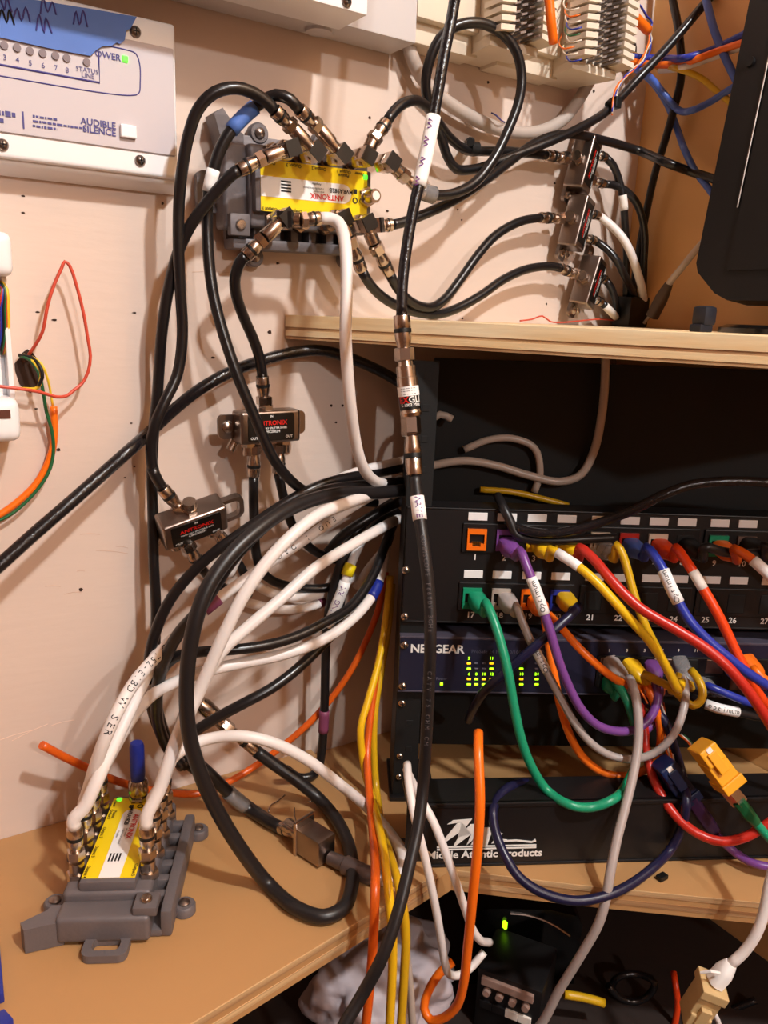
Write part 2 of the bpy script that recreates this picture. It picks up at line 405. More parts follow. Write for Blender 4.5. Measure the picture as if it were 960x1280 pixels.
ply_board('bottom_shelf', 'dark board low down holding black network boxes', [(-.55, -.0005), (XR-.001, -.0005), (XR-.001, -.36), (-.55, -.36)], .93, .95, darkwood, [])
ZL = .95

# where the loose logo panel stands
L0 = Zp(505, 1085, ZB-.005); L1 = Zp(830, 1076, ZB-.005); el = nrm(L1-L0); nl = np.array([el[1], -el[0], 0.])
if nl @ f0 > 0: nl = -nl
MP = mat4(el, u0, nl, L0); MPi = MP.inverted()
def LPp(px, py):
    d = ray(px, py); n_ = np.array(nl); t_ = ((L0-CAM) @ n_)/(d @ n_); v = MPi @ Vector(CAM+d*t_); return v.x, v.y
LH = LPp(600, 1003)[1]
def on_bench(d, r=.0055):
    if d[2] >= 0: return None
    t = (ZB+r-CAM[2])/d[2]; q = CAM+d*t
    if q[1] > 0: return None
    if q[0] <= q0[0]: return t if q[1] > q0[1]+(q1[1]-q0[1])*(q[0]-q0[0])/(q1[0]-q0[0])-.004 else None
    return t if q[1] > s1[1]+(s2[1]-s1[1])*(q[0]-s1[0])/(s2[0]-s1[0])-.004 else None
def on_panel(d, r=.006):
    t = ((L0+nl*r-CAM) @ nl)/(d @ nl); v = MPi @ Vector(CAM+d*t)
    return t if -.005 < v.x < .40 and 0 < v.y < LH+.004 else None
BLOCK += [on_bench, on_panel]

# ================================================================== WALL BOXES
# alarm panel
xr = W(225, 228, .022)[0]; zb = W(225, 228, .022)[2]; HF = .022; AT = W(222, 30, HF)[2]
al = thing('alarm_panel', 'white wall-mounted alarm panel with blue tape across its top', 'alarm panel', loc=(xr-.15, 0, zb))
V, F_ = rbox(xr-.32, xr, -HF+.004, -.0005, zb, AT, .002, 3); V = [(p[0]+(.004 if p[0] > xr-.1 and p[1] > -HF*.5 else 0), p[1], p[2]-(.006*(1+p[1]/HF) if p[2] < zb+.05 else 0)) for p in V]
obj('housing', (V, F_), bezelwhite, al, smooth=True)
plate_bl = W(0, 170, HF); pz0 = W(219, 196, HF)[2]; px1 = W(219, 196, HF)[0]; pz1 = W(218, 62, HF)[2]
obj('front_cover', rbox(xr-.318, xr-.001, -HF, -HF+.006, zb+.0015, AT-.0005, .0025, 3), bezelwhite, al, smooth=True)
obj('label_plate', rbox(xr-.30, px1, -HF-.0012, -HF+.002, pz0, pz1, .0005, 1), platepink, al)
def Wl(px, py, e=.0016): return W(px, py, HF+e)
def wtext(parent, s, px, py, size, m, e=.0016, off=HF, rot=0, align='CENTER', name='printing', bold=0.0, frame=None):
    p = W(px, py, off+e); M = Matrix.Translation(Vector(p)) @ Matrix.Rotation(pi/2, 4, 'X') @ Matrix.Rotation(rot, 4, 'Z')
    obj(name, xf(text(s, size, align, bold), M), m, parent)
def wline(parent, pts, r, m, off=HF, name='printed_line'):
    obj(name, tube([W(x, y, off+.0012) for x, y in pts], r, 6), m, parent)
A = W(0, 83, HF); zl1 = W(124, 104, HF)[2]; zl2 = W(172, 122, HF)[2]
def zx(px, py): p = W(px, py, HF); return p[0], p[2]
x1, z1 = zx(124, 104); x1b, z1t = zx(123, 66); x2, z2 = zx(175, 122); _, z2t = zx(172, 66); x2l, _ = zx(130, 57)
yy = -HF-.0012
obj('printed_line', tube([np.array(p) for p in [(xr-.29, yy, z1), (x1, yy, z1), (x1, yy, z1t)]], .0006, 6), navyink, al)
obj('printed_line', tube(catmull([np.array(p) for p in [(xr-.29, yy, z2), (x2-.006, yy, z2), (x2-.001, yy, z2+.002), (x2, yy, z2+.008), (x2, yy, z2t-.006), (x2-.002, yy, z2t-.001), (x2-.008, yy, z2t), (x1+.003, yy, z2t)]], .002), .0004, 6), navyink, al)
wtext(al, 'POWER', 151, 73, .0050, navyink, align='RIGHT', bold=.012); wtext(al, 'AUDIBLE', 145, 158, .0052, navyink, align='RIGHT', bold=.02); wtext(al, 'SILENCE', 145, 167, .0052, navyink, align='RIGHT', bold=.02)
wtext(al, 'STATUS', 109, 88, .0036, navyink); wtext(al, 'LINE', 110, 95, .0036, navyink)
for k, (x, y) in enumerate([(5, 57), (21, 60), (37, 64), (53, 67), (69, 70), (83, 73), (108, 78)]):
    p = W(x, y, HF+.001); obj('indicator_lens', cyl(p, p+np.array([0, -.0012, 0]), .0021, 12), mat('dull_lens', (.45, .38, .40), .4), al, smooth=True)
    if k < 6: wtext(al, '345678'[k], x+1, y+15, .004, navyink)
def dashes(px, py, L, hgt, seed):
    rn = random.Random(seed); a_ = W(px, py, HF+.0014); x_ = a_[0]; gs = []
    while x_ < a_[0]+L:
        w_ = rn.uniform(.0008, .0030); gs.append(box(x_, min(x_+w_, a_[0]+L), -HF-.0016, -HF-.001, a_[2]-hgt*rn.uniform(.6, 1), a_[2]+hgt*rn.uniform(.6, 1))); x_ += w_+.0006
    obj('small_print', join(*gs), navyink, al)
dashes(41, 145, .013, .0007, 1); dashes(41, 151, .028, .0007, 2); dashes(41, 157, .013, .0007, 3); dashes(-20, 138, .016, .0016, 4); dashes(-20, 147, .010, .0014, 5)
a_ = W(28, 150, HF+.0014); obj('printed_line', box(a_[0], a_[0]+.0009, -HF-.0016, -HF-.001, a_[2]-.0045, a_[2]+.0045), navyink, al)
p = W(156, 74, HF+.001); obj('power_light', rbox(p[0]-.0017, p[0]+.0017, p[1]-.0012, p[1]+.001, p[2]-.0018, p[2]+.0018, .0006), greenled, al)
p = W(160, 165, HF+.001); obj('silence_button', rbox(p[0]-.0050, p[0]+.0045, p[1]-.003, p[1]+.001, p[2]-.0036, p[2]+.0036, .0008), bezelwhite, al)
def screw(parent, p, n, r=.003, m=steel, slot=True, dome=.4):
    p = np.asarray(p); n = nrm(n)
    s = obj('screw', lathe(p, p+n*r*.8, [(0, r), (.4, r*.95), (.8, r*.65), (1, r*.2)], 16), m, parent, smooth='all')
    if slot:
        x, y, _ = frame_of(n); c = p+n*r*.78
        for d1, d2 in ((x, y), (y, x)):
            V = [tuple(c+d1*a*r*.55+d2*b*r*.12+n*e) for e in (-.0003, .0001) for a, b in ((-1, -1), (1, -1), (1, 1), (-1, 1))]
            obj('slot', (V, [(0, 3, 2, 1), (4, 5, 6, 7), (0, 1, 5, 4), (1, 2, 6, 5), (2, 3, 7, 6), (3, 0, 4, 7)]), blackdark, s)
    return s
for x, y in [(175, 201), (3, 181), (169, 40)]: screw(al, W(x, y, HF), (0, -1, 0), .0034)
# torn blue tape: a thin bent sheet with a ragged end
tp = [(-30, -12), (120, 12), (171, 21), (163, 36), (158, 38), (156, 50), (150, 55), (146, 53), (140, 57), (128, 58), (121, 62), (113, 70), (60, 60), (-30, 40)]
V = [tuple(W(x, y, HF+e)) for e in (.0018, .0026) for x, y in tp]; n = len(tp)
tape = obj('masking_tape', (V, [tuple(range(n))[::-1], tuple(range(n, 2*n))]+[(i, (i+1) % n, n+(i+1) % n, n+i) for i in range(n)]), bluetape, al)
for k, (x, y) in enumerate([(8, 22), (27, 18), (54, 30), (100, 22), (5, 5), (60, 8)]):
    scribble(tape, W(x, y, HF+.0028), np.array([1., 0, 0]), np.array([0, 0, 1.]), .008, .009, navyink if k else blackink, 2, seed=k+3, th=.0005)

# metal box at the top
bx = thing('metal_box', 'grey metal electrical box cut off by the top edge', 'box', loc=(.1, 0, 1.687))
obj('body', rbox(-.12, .352, -.034, -.0005, 1.684, 1.95, .0015), metalbox, bx, smooth=True)
obj('cover', rbox(-.11, .2905, -.069, -.033, 1.6802, 1.95, .0015), bezelwhite, bx, smooth=True)
screw(bx, W(433, 2, .069), (0, -1, 0), .0035); obj('knockout', lathe((.285, -.015, 1.6845), (.285, -.015, 1.682), [(0, .009), (1, .009)], 18), metalbox, bx)

# white terminal enclosure on the left edge with open cover
te = thing('terminal_enclosure', 'white open terminal enclosure with bundled wires at the left edge', 'enclosure', loc=(-.02, 0, W(10, 555, .03)[2]))
ex0 = W(22, 500, .022)[0]; et = W(10, 290, .03)[2]; eb = W(10, 552, .03)[2]; em = W(14, 346, .03)[2]; eu = W(22, 497, .03)[2]
obj('base', rbox(ex0-.16, ex0-.001, -.010, -.0005, eb+.004, et-.006, .002), bezelwhite, te, smooth=True)
obj('side_wall', rbox(ex0-.004, ex0-.001, -.021, -.008, eu-.002, em+.01, .0006), bezelwhite, te)
obj('inner_rail', rbox(ex0-.0095, ex0-.007, -.017, -.008, eu-.002, em+.01, .0006), bezelwhite, te)
xt = W(16, 310, .034)[0]; obj('upper_cover', rbox(xt-.16, xt, -.034, -.002, em, et, .006, 4), bezelwhite, te, smooth=True)
xb_ = W(27, 530, .034)[0]; obj('lower_cover', rbox(xb_-.16, xb_, -.034, -.002, eb, eu, .007, 4), bezelwhite, te, smooth=True)
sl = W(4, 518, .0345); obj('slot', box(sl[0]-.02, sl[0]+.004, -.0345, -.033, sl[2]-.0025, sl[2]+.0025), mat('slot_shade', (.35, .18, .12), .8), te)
for k, (m_, dx, w_) in enumerate([(yelloww, 9, .0011), (greenw, 5, .0011), (pinkwire, 7, .0010), (rubber, 3, .0011), (blue, 0, .001), (red, -3, .001), (greenw, -8, .001)]):
    cable('thin_wire', ['yellow', 'green', 'pink-red', 'black', 'blue', 'bright red', 'dark green'][k]+' thin wire inside the open white enclosure', C('w', (2-k*1.5, 352, .02), (4+dx*.5, 362, .022), (dx+1, 385, .022), (dx+1.5, 410, .020), (dx-1, 432, .018), (dx-4, 442, .014)), w_, m_, cat='wire')
hp = W(36, 464, 0)
obj('cable_hole', ([(hp[0]+.008*cos(a)*(1+.1*sin(5*a)), y_, hp[2]+.0125*sin(a)*(1+.1*cos(4*a))) for y_ in (.0002, -.0004) for a in np.linspace(0, 2*pi, 17)[:-1]], [tuple(range(16, 32))]+[(i, (i+1) % 16, 16+(i+1) % 16, 16+i) for i in range(16)]), hole, wl)
cable('thin_wire', 'thin red wire in a tall loop against the wall', C('w', (34, 446, .004), (45, 430, .010), (53, 415, .014), (60, 380, .016), (68, 355, .016), (77, 335, .016), (81, 327, .016), (87, 332, .016), (95, 355, .016), (104, 390, .016), (110, 425, .016), (113, 445, .016), (110, 465, .016), (102, 480, .016), (92, 488, .018), (83, 495, .020), (70, 496, .022), (50, 490, .024), (25, 486, .026), (-10, 482, .026)), .00105, pinkwire, cat='wire')
cable('thin_wire', 'green thin wire hanging from the wall hole beside orange cable', C('w', (25, 445, .004), (38, 450, .012), (48, 465, .016), (54, 490, .014), (58, 515, .011), (64, 535, .010), (67, 560, .009), (63, 585, .009), (52, 605, .009), (35, 625, .009), (15, 642, .009), (-10, 655, .009)), .0011, greenw, cat='wire')
cable('thin_wire', 'yellow thin wire curling out of the wall hole', C('w', (30, 444, .004), (42, 452, .014), (50, 465, .016), (50, 480, .016), (44, 486, .014), (30, 486, .012), (20, 486, .01)), .0011, yelloww, cat='wire')
cable('thin_wire', 'pale yellow wire tail hanging above orange cable end', C('w', (40, 446, .006), (52, 455, .012), (60, 475, .010), (64, 495, .007), (66, 508, .006)), .0008, yelloww, cat='wire')
cable('thin_wire', 'black thin wire curled at the wall hole', C('w', (24, 444, .004), (40, 447, .012), (51, 460, .018), (53, 472, .018), (48, 482, .016)), .0011, rubber, cat='wire')
cable('orange_cable', 'short orange cable descending to the left edge below enclosure', C('w', (67, 508, .007), (68, 535, .007), (66, 560, .007), (58, 583, .006), (45, 605, .006), (25, 625, .006), (5, 640, .006), (-15, 652, .006)), .0023, orange)
p_ = W(20, 655, 0)

# ================================================================== AMPLIFIERS
PORTX = [-.030, -.010, .010, .030]
def amplifier(name, label, M, group=None, flip_bracket=False):
    """local: x along the label towards the test port, y across, z out of the face (0 = mounting face)"""
    t = thing(name, label, 'amplifier', M=M, group=group)
    H = .030
    def P(nm, g, m, par=t, sm=False): return obj(nm, g, m, par, local=True, smooth=sm)
    P('housing', join(rbox(-.046, .046, -.026, .026, .003, H-.006, .003, 3), rbox(-.0445, .0445, -.0165, .0165, H-.008, H, .0015, 2)), greycast, t, True)
    P('base_plate', rbox(-.056, .048, -.034, .034, 0, .005, .0015), greycast, t, True)
    # raised flange along one side and ribs
    P('side_flange', rbox(-.056, .040, -.040, -.033, 0, .018, .002, 2), greycast, t, True)
    for k in range(6): P('fin', rbox(-.040+k*.014, -.034+k*.014, -.0335, -.025, .002, .016, .0012), greycast, t, True)
    # rear wing bracket with mounting tabs
    wing = [(-.046, .022), (-.060, .022), (-.066, .042), (-.060, .046), (-.050, .034), (-.046, .032)]
    P('wing', prism(wing, 0, .016), greycast, t)
    P('rear_block', rbox(-.062, -.045, -.028, .026, .002, .019, .003, 3), greycast, t, True)
    P('ground_terminal', join(rbox(-.060, -.046, -.032, -.018, .018, .024, .001), ), greycast, t, True)
    screw_p = Vector((-.053, -.025, .024)); Mi = FR[t.name]
    P('ground_screw', lathe((-.053, -.025, .023), (-.053, -.025, .0265), [(0, .0035), (.7, .0035), (1, .0028)], 12), chrome, t, True)
    P('mount_loop', xf(ring_prism(rrect(.018, .026, .005), rrect(.009, .016, .003), 0, .005), Matrix.Translation((-.066, -.004, 0))), greycast, t)
    for x, y in ((-.030, .036), (.018, .036), (.040, -.042), (-.035, -.044)):
        tb = P('mount_tab', lathe((x, y, 0), (x, y, .006), [(0, .007), (.8, .007), (1, .006)], 18), greycast, t, True)
        P('tab_screw', lathe((x, y, .0055), (x, y, .0085), [(0, .0036), (.5, .0036), (1, .0015)], 12), steel, tb, True)
    lab = P('face_label', prism(rrect(.082, .032, .0006, 2), H, H+.0004), yellowlab)
    band = P('label_band', prism([(-.041, -.0068), (.0215, -.0068)]+[(.0215+.0063*cos(a), -.0005+.0063*sin(a)) for a in np.linspace(-pi/2, pi/2, 9)]+[(-.041, .0058)], H+.0003, H+.0007), whitelab, lab)
    R180 = Matrix.Rotation(pi, 4, 'Z')
    def T(s, x, y, size, m, par=band, align='CENTER', bold=0.0): P('printing', xf(text(s, size, align, bold), Matrix.Translation((x, y, H+.0010)) @ R180), m, par)
    T('ANTRONIX', .0085, -.0035, .0050, redink, bold=.02); T('MVRA982B', .0195, .0012, .0040, blackink, bold=.02)
    for s, x, y, z_ in (('1GHz Bi-directional', .002, .0012, .0020), ('Amplifier', .004, .0040, .0020), ('with return', .006, -.0008, .0018)): T(s, x-.004, y, z_, blackink)
    for y in (.0035, .0015, -.0005, -.0025): P('printed_line', box(-.0265, -.019, y-.0005, y+.0005, H+.0006, H+.0009), blackink, band)
    for s, x, y in (('Output 5', -.035, -.0145), ('Output 6', -.0165, -.0145), ('Output 7', .003, -.0145), ('Output 8', .0215, -.0145), ('Input', .038, -.0145), ('Output 4', -.036, .0140), ('Output 3', -.017, .0140), ('Output 2', .002, .0140), ('Output 1', .0215, .0140), ('Passive', .0215, .0115), ('Power', .034, .0138)):
        T(s, x, y, .0030, blackink, lab, bold=.015)
    P('printed_mark', box(.0295, .0325, .0005, .0035, H+.0004, H+.0007), blackink, lab)
    P('printed_mark', xf(ring_prism(rrect(.0042, .0042, .002), rrect(.0026, .0026, .0012), 0, .0003), Matrix.Translation((.031, -.004, H+.0004))), blackink, lab)
    P('status_light', rbox(.0375, .0408, .0105, .0138, H-.001, H+.0012, .0006), greenled)
    # test port on the face
    P('face_port', join(lathe((.0405, -.001, H-.004), (.0405, -.001, H+.003), [(0, .0075), (.7, .0075), (1, .0068)], 6), lathe((.0405, -.001, H+.002), (.0405, -.001, H+.013), [(0, .0048), (.9, .0048), (1, .0042)], 16), ), chrome, t, True)
    P('port_insert', cyl((.0405, -.001, H+.0125), (.0405, -.001, H+.0134), .0030, 12), creamlab)
    for y in (-.0215, .0215):
        for x in PORTX:
            P('port', join(lathe((x, y, H-.008), (x, y, H-.003), [(0, .0066), (1, .0062)], 6), cyl((x, y, H-.004), (x, y, H+.004), .0046, 14)), chrome, t, True)
    return t
# upper one hangs flat on the wall
UA = W(395.5, 238, .035); MU = mat4((1, 0, 0), (0, 0, 1), (0, -1, 0), (UA[0], 0, UA[2]))
MU = MU @ Matrix.Rotation(radians(1.2), 4, 'Z') @ Matrix.Translation((0, 0, .004))
amp = amplifier('signal_amplifier', 'grey amplifier with yellow label screwed to the wall among black cables', MU)
LA = Zp(155, 1045, ZB+.030); dl = nrm(np.array([.04, .0745, 0])); 
ML = mat4(dl, np.cross(u0, dl), u0, (LA[0], LA[1], ZB+.0005))
amp2 = amplifier('signal_amplifier', 'grey amplifier with yellow label lying on the bench with white cables', ML)
def lap(x, y, z=.034): return np.array(ML @ Vector((x, y, z)))
cp = thing('terminator_cap', 'blue capped terminator on the face port of the bench amplifier', 'cap', loc=lap(.0405, -.001, .034))
obj('nut', lathe(lap(.0405, -.001, .034), lap(.0405, -.001, .046), [(0, .0058), (.2, .0070), (.8, .0070), (1, .0055)], 12), chrome, cp, smooth=True)
obj('cap', lathe(lap(.0405, -.001, .046), lap(.0405, -.001, .074), [(0, .0046), (.1, .0050), (.9, .0050), (1, .0042)], 14), bluesleeve, cp, smooth=True)

def adapter(parent, port, end, hN=np.array([0, -1., 0]), base=.012, r=.0042):
    """right-angle adapter: hex nut over a port, corner with black square cap, barrel to 'end'"""
    port = np.asarray(port, float); end = np.asarray(end, float)
    nut = lathe(port-hN*base, port-hN*.002, [(0, .0058), (.1, .0064), (.9, .0064), (1, .0056)], 6)
    d = nrm(end-port); x = d; y = np.cross(hN, x); y = nrm(y); n = np.cross(x, y)
    def bb(a0, a1, b0, b1, c0, c1):
        V, F_ = box(a0, a1, b0, b1, c0, c1); return [tuple(port+x*p[0]+y*p[1]+n*p[2]) for p in V], F_
    g = join(nut, bb(-.0047, .0047, -.0047, .0047, -.005, .0050), lathe(port+x*.004, end, [(0, r*.95), (.3, r*.95), (.32, r*1.12), (.95, r*1.12), (1, r)], 14))
    a = obj('right_angle_adapter', g, chrome, parent, smooth=True)
    obj('end_cap', bb(-.0049, .0049, -.0049, .0049, .0048, .0062), capblk, a)
    return a
def amp_lead(label, port_px, bar_px, con_px, pts, m=blackj, r=.0037, hb=.056, **k):
    """cable joined to the wall amplifier: port -> adapter barrel -> connector -> jacket"""
    port = W(port_px[0], port_px[1], hb); bar = W(bar_px[0], bar_px[1], bar_px[2]); con = W(con_px[0], con_px[1], con_px[2])
    t, path = cable('coax_cable', label, [con]+pts, r, m, start=bar, **k)
    adapter(t, port, bar+(port-bar)*.02); return t, path

RC = .0036
# e: arching over to the tilted splitter
amp_lead('black coax arching highest over the left of the wall amplifier', (393, 190), (366, 160, .056), (343, 138, .058),
         C('w', (336, 130, .058), (320, 118, .058), (295, 110, .058), (268, 116, .056), (248, 136, .052), (236, 168, .048), (228, 210, .044), (224, 250, .040), (223, 300, .038), (225, 357, .036), (228, 420, .034), (221, 470, .034), (207, 500, .036), (195, 528, .036), (189, 554, .034), (190, 580, .033), (195, 597, .033)),
         end=None)
# blue taped
amp_lead('black coax with blue tape and white tag running down to the cable bundle', (426, 193), (398, 160, .056), (374, 137, .060),
         C('w', (362, 124, .060), (345, 119, .056), (328, 127, .050), (310, 141, .046), (289, 163, .044), (276, 185, .042), (267, 212, .040), (261, 240, .038), (259, 275, .036), (261, 325, .038), (267, 370, .042), (280, 420, .048), (297, 470, .054), (320, 525, .058), (340, 570, .060), (360, 597, .058), (382, 614, .054), (420, 624, .05), (470, 628, .046)),
         sleeves=[((322, 132), (288, 163), bluetape, 'blue_tape', 1.25), ((266, 210), (260, 240), whitelab, 'white_tag', 1.12)])
amp_lead('black coax leaving the amplifier left side and dropping straight down past the tilted splitter', (362, 186), (330, 197, .056), (298, 213, .054),
         C('w', (288, 220, .052), (265, 246, .046), (240, 279, .040), (224, 312, .034), (211, 360, .030), (203, 410, .026), (199, 460, .020), (197, 491, .018), (193, 530, .018), (190, 590, .018), (191, 640, .02), (192, 700, .022), (195, 760, .024), (194, 810, .026), (193, 860, .03), (202, 905, .03), (215, 935, .028), (240, 960, .03), (262, 973, .035), (290, 992, .042), (318, 1012, .05), (340, 1027, .055)))
amp_lead('black coax from the amplifier bottom left to the upright two-way splitter', (356, 273), (330, 297, .056), (307, 320, .052),
         C('w', (301, 326, .050), (294, 345, .046), (295, 368, .042), (304, 395, .038), (317, 425, .034), (325, 450, .032), (328, 470, .031)), end=W(330, 506, .029))
amp_lead('thick white coax dropping from the wall amplifier across the shelf edge', (358, 275), (376, 275, .062), (400, 273, .064),
         C('w', (412, 273, .066), (423, 278, .070), (429, 292, .078), (433, 325, .090), (433, 370, .096), (432, 420, .098), (434, 460, .098), (439, 515, .096), (446, 560, .09), (456, 588, .082), (470, 602, .070), (488, 605, .055), (505, 604, .04)), m=whitej, r=.0040)
amp_lead('black coax curving from the amplifier to the middle small splitter', (457, 279), (468, 305, .056), (487, 342, .05),
         C('w', (494, 356, .046), (505, 370, .042), (520, 381, .038), (540, 384, .034), (556, 374, .032), (575, 350, .030), (598, 318, .028), (620, 294, .026), (650, 277, .024), (675, 272, .022)), end=W(704, 273, .018))
amp_lead('black coax curving low from the amplifier to the bottom small splitter', (427, 273), (436, 296, .056), (452, 338, .05),
         C('w', (460, 352, .048), (472, 366, .044), (490, 379, .040), (515, 389, .034), (545, 393, .030), (570, 386, .028), (600, 370, .028), (630, 349, .026), (660, 336, .024), (690, 333, .022), (700, 335, .022)), end=W(722, 344, .018))
amp_lead('black coax running from the amplifier right side behind the dark monitor', (468, 282), (474, 282, .044), (490, 281, .046),
         C('w', (500, 279, .046), (530, 268, .046), (570, 249, .042), (610, 223, .036), (640, 200, .030), (665, 181, .026), (690, 170, .026), (720, 168, .026), (752, 175, .026), (800, 189, .03), (835, 204, .04, 's'), (862, 214, .022, 's'), (890, 223, .015, 's'), (920, 233, .012, 's')))
amp_lead('black coax hooking up from the amplifier corner then joining the top small splitter', (457, 196), (466, 176, .056), (483, 153, .054),
         C('w', (492, 140, .052), (505, 129, .050), (520, 126, .046), (534, 134, .040), (547, 152, .032), (560, 170, .026), (580, 186, .022), (600, 189, .020), (630, 189, .020), (665, 192, .020), (682, 194, .020)), end=W(710, 198, .018))
# loop
amp_lead('black coax making the big open loop beside the punch-down blocks', (487, 203), (500, 216, .056), (530, 241, .056),
         C('w', (546, 244, .056), (570, 241, .056), (595, 227, .056), (618, 197, .056), (635, 163, .056), (648, 128, .056), (652, 98, .056), (646, 66, .056), (628, 42, .054), (600, 29, .052), (572, 32, .048), (550, 48, .044), (537, 76, .040), (532, 108, .036), (539, 140, .032), (550, 166, .028), (559, 195, .026), (570, 211, .026), (590, 212, .026), (620, 203, .026), (655, 190, .030), (690, 176, .034), (722, 161, .034), (757, 140, .034), (795, 101, .036), (845, 47, .05), (882, 3, .06), (910, -30, .07)), cr=.0042, ring=False)
# hand-drawn clear boot on that connector
cb = catmull(C('w', (524, 238, .056), (533, 241, .056), (542, 244, .056)), .002)
obj('clear_boot', tube(cb, .0062, 12), clearplas, None, smooth='all', label='clear ribbed plastic boot hanging at the start of the coax loop', cat='boot')

# cable clip on the wall
cc = W(588, 183, .0); clp = thing('cable_clip', 'black nail-in clip holding coax on the wall beside the loop', 'clip', loc=cc)
obj('saddle', xf(ring_prism(rrect(.010, .012, .004), rrect(.007, .008, .003), 0, .008), mat4((0, 0, 1), (0, -1, 0), (1, 0, 0), W(585, 185, .020))), rubber, clp)
obj('nail_boss', lathe(W(588, 178, .002), W(588, 178, .026), [(0, .004), (.8, .004), (1, .003)], 10), rubber, clp)
zt = thing('cable_tie', 'black cable tie around coax near the corner', 'cable tie', loc=W(765, 133, .034))
tp_ = W(764, 131, .035); dt = nrm(W(757, 140, .034)-W(795, 101, .036))
obj('band', lathe(tp_-dt*.003, tp_+dt*.003, [(0, .0042), (.1, .0048), (.9, .0048), (1, .0042)], 16), rubber, zt)
obj('lock', rbox(tp_[0]-.004, tp_[0]+.003, tp_[1]-.009, tp_[1]-.003, tp_[2]-.004, tp_[2]+.005, .001), rubber, zt)

# ================================================================== SPLITTERS
def splitter(label, center, L, I, group=None, loop=False, size=(.046, .023, .017), ear=True):
    """local: x long axis, y towards the input port, z out of the label"""
    L = nrm(L); I = np.asarray(I, float); I = nrm(I-L*(I @ L)); N = np.cross(L, I)
    a, b, c = size
    t = thing('two_way_splitter', label, 'splitter', M=mat4(L, I, N, center), group=group)
    def P(nm, g, m, par=t, sm=False): return obj(nm, g, m, par, local=True, smooth=sm)
    P('body', rbox(-a/2, a/2, -b/2, b/2, -c/2, c/2, .0022, 3), steel, t, True)
    lb = P('face_label', prism(rrect(a*.78, b*.84, .002), c/2, c/2+.0004), blacklab)
    T = lambda s, x, y, z_, m: P('printing', xf(text(s, z_, 'CENTER', .02), Matrix.Translation((x, y, c/2+.0007))), m, lb)
    T('ANTRONIX', 0, .0030, .0046, redink); T('TWO-WAY SPLITTER 5-1002', 0, -.0006, .0019, whiteink); T('CMC2002H', 0, -.0030, .0026, whiteink)
    T('IN', 0, .0078, .0022, whiteink); T('OUT', .0135, -.0072, .0026, whiteink); T('OUT', -.0135, -.0072, .0026, whiteink)
    P('input_port', join(cyl((0, b/2-.001, 0), (0, b/2+.003, 0), .0056, 6), cyl((0, b/2, 0), (0, b/2+.009, 0), .0045, 14)), chrome, t, True)
    for s in (-1, 1):
        P('output_port', join(cyl((s*a*.3, -b/2+.001, -.001), (s*a*.3, -b/2-.003, -.001), .0056, 6), cyl((s*a*.3, -b/2, -.001), (s*a*.3, -b/2-.009, -.001), .0045, 14)), chrome, t, True)
        if s == -1 and loop: continue
        e = P('mounting_ear', xf(ring_prism(rrect(.014, b*.75, .004), rrect(.006, b*.38, .0025), -c/2, -c/2+.003) if not loop else ring_prism(rrect(.022, b*.95, .006), rrect(.0155, b*.66, .004), -.002, .0025), Matrix.Translation((s*(a/2+.004), 0, 0))), steel, t)
        if s == -1 and not loop: P('ear_screw', lathe((s*(a/2+.0045), 0, -c/2+.002), (s*(a/2+.0045), 0, -c/2+.006), [(0, .0042), (.6, .004), (1, .002)], 12), chrome, e, True)
    P('ground_screw', join(cyl((-a/2+.003, -b/2+.002, -c/2), (-a/2-.002, -b/2-.006, -c/2), .0035, 10), ), chrome, t, True)
    return t
splitter('upright two-way splitter with black label on the wall below the amplifier', W(333, 532, .026), (1, 0, 0.02), (0, 0, 1))
SB = W(240, 652, .032)
LB = W(272, 640, .034)-W(206, 664, .032)
IB = np.array([-.32, -.50, .85])
splitter('tilted two-way splitter with loop ear hanging left of the cable bundle', SB, LB, IB, loop=True)
for k, (c1, c2, lb) in enumerate([((735, 182), (722, 230), 'topmost of the three small upright splitters near the wall corner'), ((726, 258), (715, 300), 'middle of the three small upright splitters near the wall corner'), ((742, 330), (728, 376), 'bottom of the three small upright splitters near the wall corner')]):
    P0, P1 = W(c1[0], c1[1], .018), W(c2[0], c2[1], .018)
    splitter(lb, (P0+P1)/2, P0-P1, (-.92, -.38, -.05), group='small splitters near the corner', size=(.044, .021, .018))
cable('coax_end', 'chrome coax connector entering the tilted splitter from upper left', C('w', (190, 585, .034), (197, 600, .034), (203, 610, .034)), .0036, blackj, end=W(228, 640, .034))
# outputs of the corner splitters
cable('coax_cable', 'black coax from the top small splitter turning straight down', C('w', (757, 197, .020), (766, 206, .022), (774, 226, .024), (779, 250, .026), (781, 276, .026), (783, 310, .024), (783, 350, .020), (782, 398, .016)), .0034, blackj, start=W(741, 191, .018), cr=.004, sleeves=[((776, 243), (778, 262), creamlab, 'faded_tag', 1.1)])
cable('coax_cable', 'black coax from the top small splitter sweeping down the corner edge', C('w', (755, 230, .020), (766, 231, .022), (780, 237, .026), (794, 251, .03), (802, 270, .032), (806, 295, .032), (805, 325, .030), (804, 355, .026), (802, 398, .016)), .0034, blackj, start=W(737, 225, .018), cr=.004)
cable('coax_cable', 'white coax curving down from the middle small splitter', C('w', (749, 270, .020), (762, 280, .026), (778, 297, .036), (788, 315, .040), (796, 338, .040), (803, 363, .034), (806, 388, .022)), .0036, whitej, start=W(728, 264, .018), cr=.004)
cable('coax_cable', 'black coax curving down from the middle small splitter', C('w', (744, 301, .020), (757, 310, .026), (771, 326, .034), (780, 343, .034), (791, 365, .028), (801, 395, .018)), .0034, blackj, start=W(726, 296, .018), cr=.004)
cable('coax_cable', 'black coax hooking down from the bottom small splitter', C('w', (757, 350, .020), (764, 360, .022), (769, 376, .022), (772, 398, .016)), .0034, blackj, start=W(743, 343, .018), cr=.004)
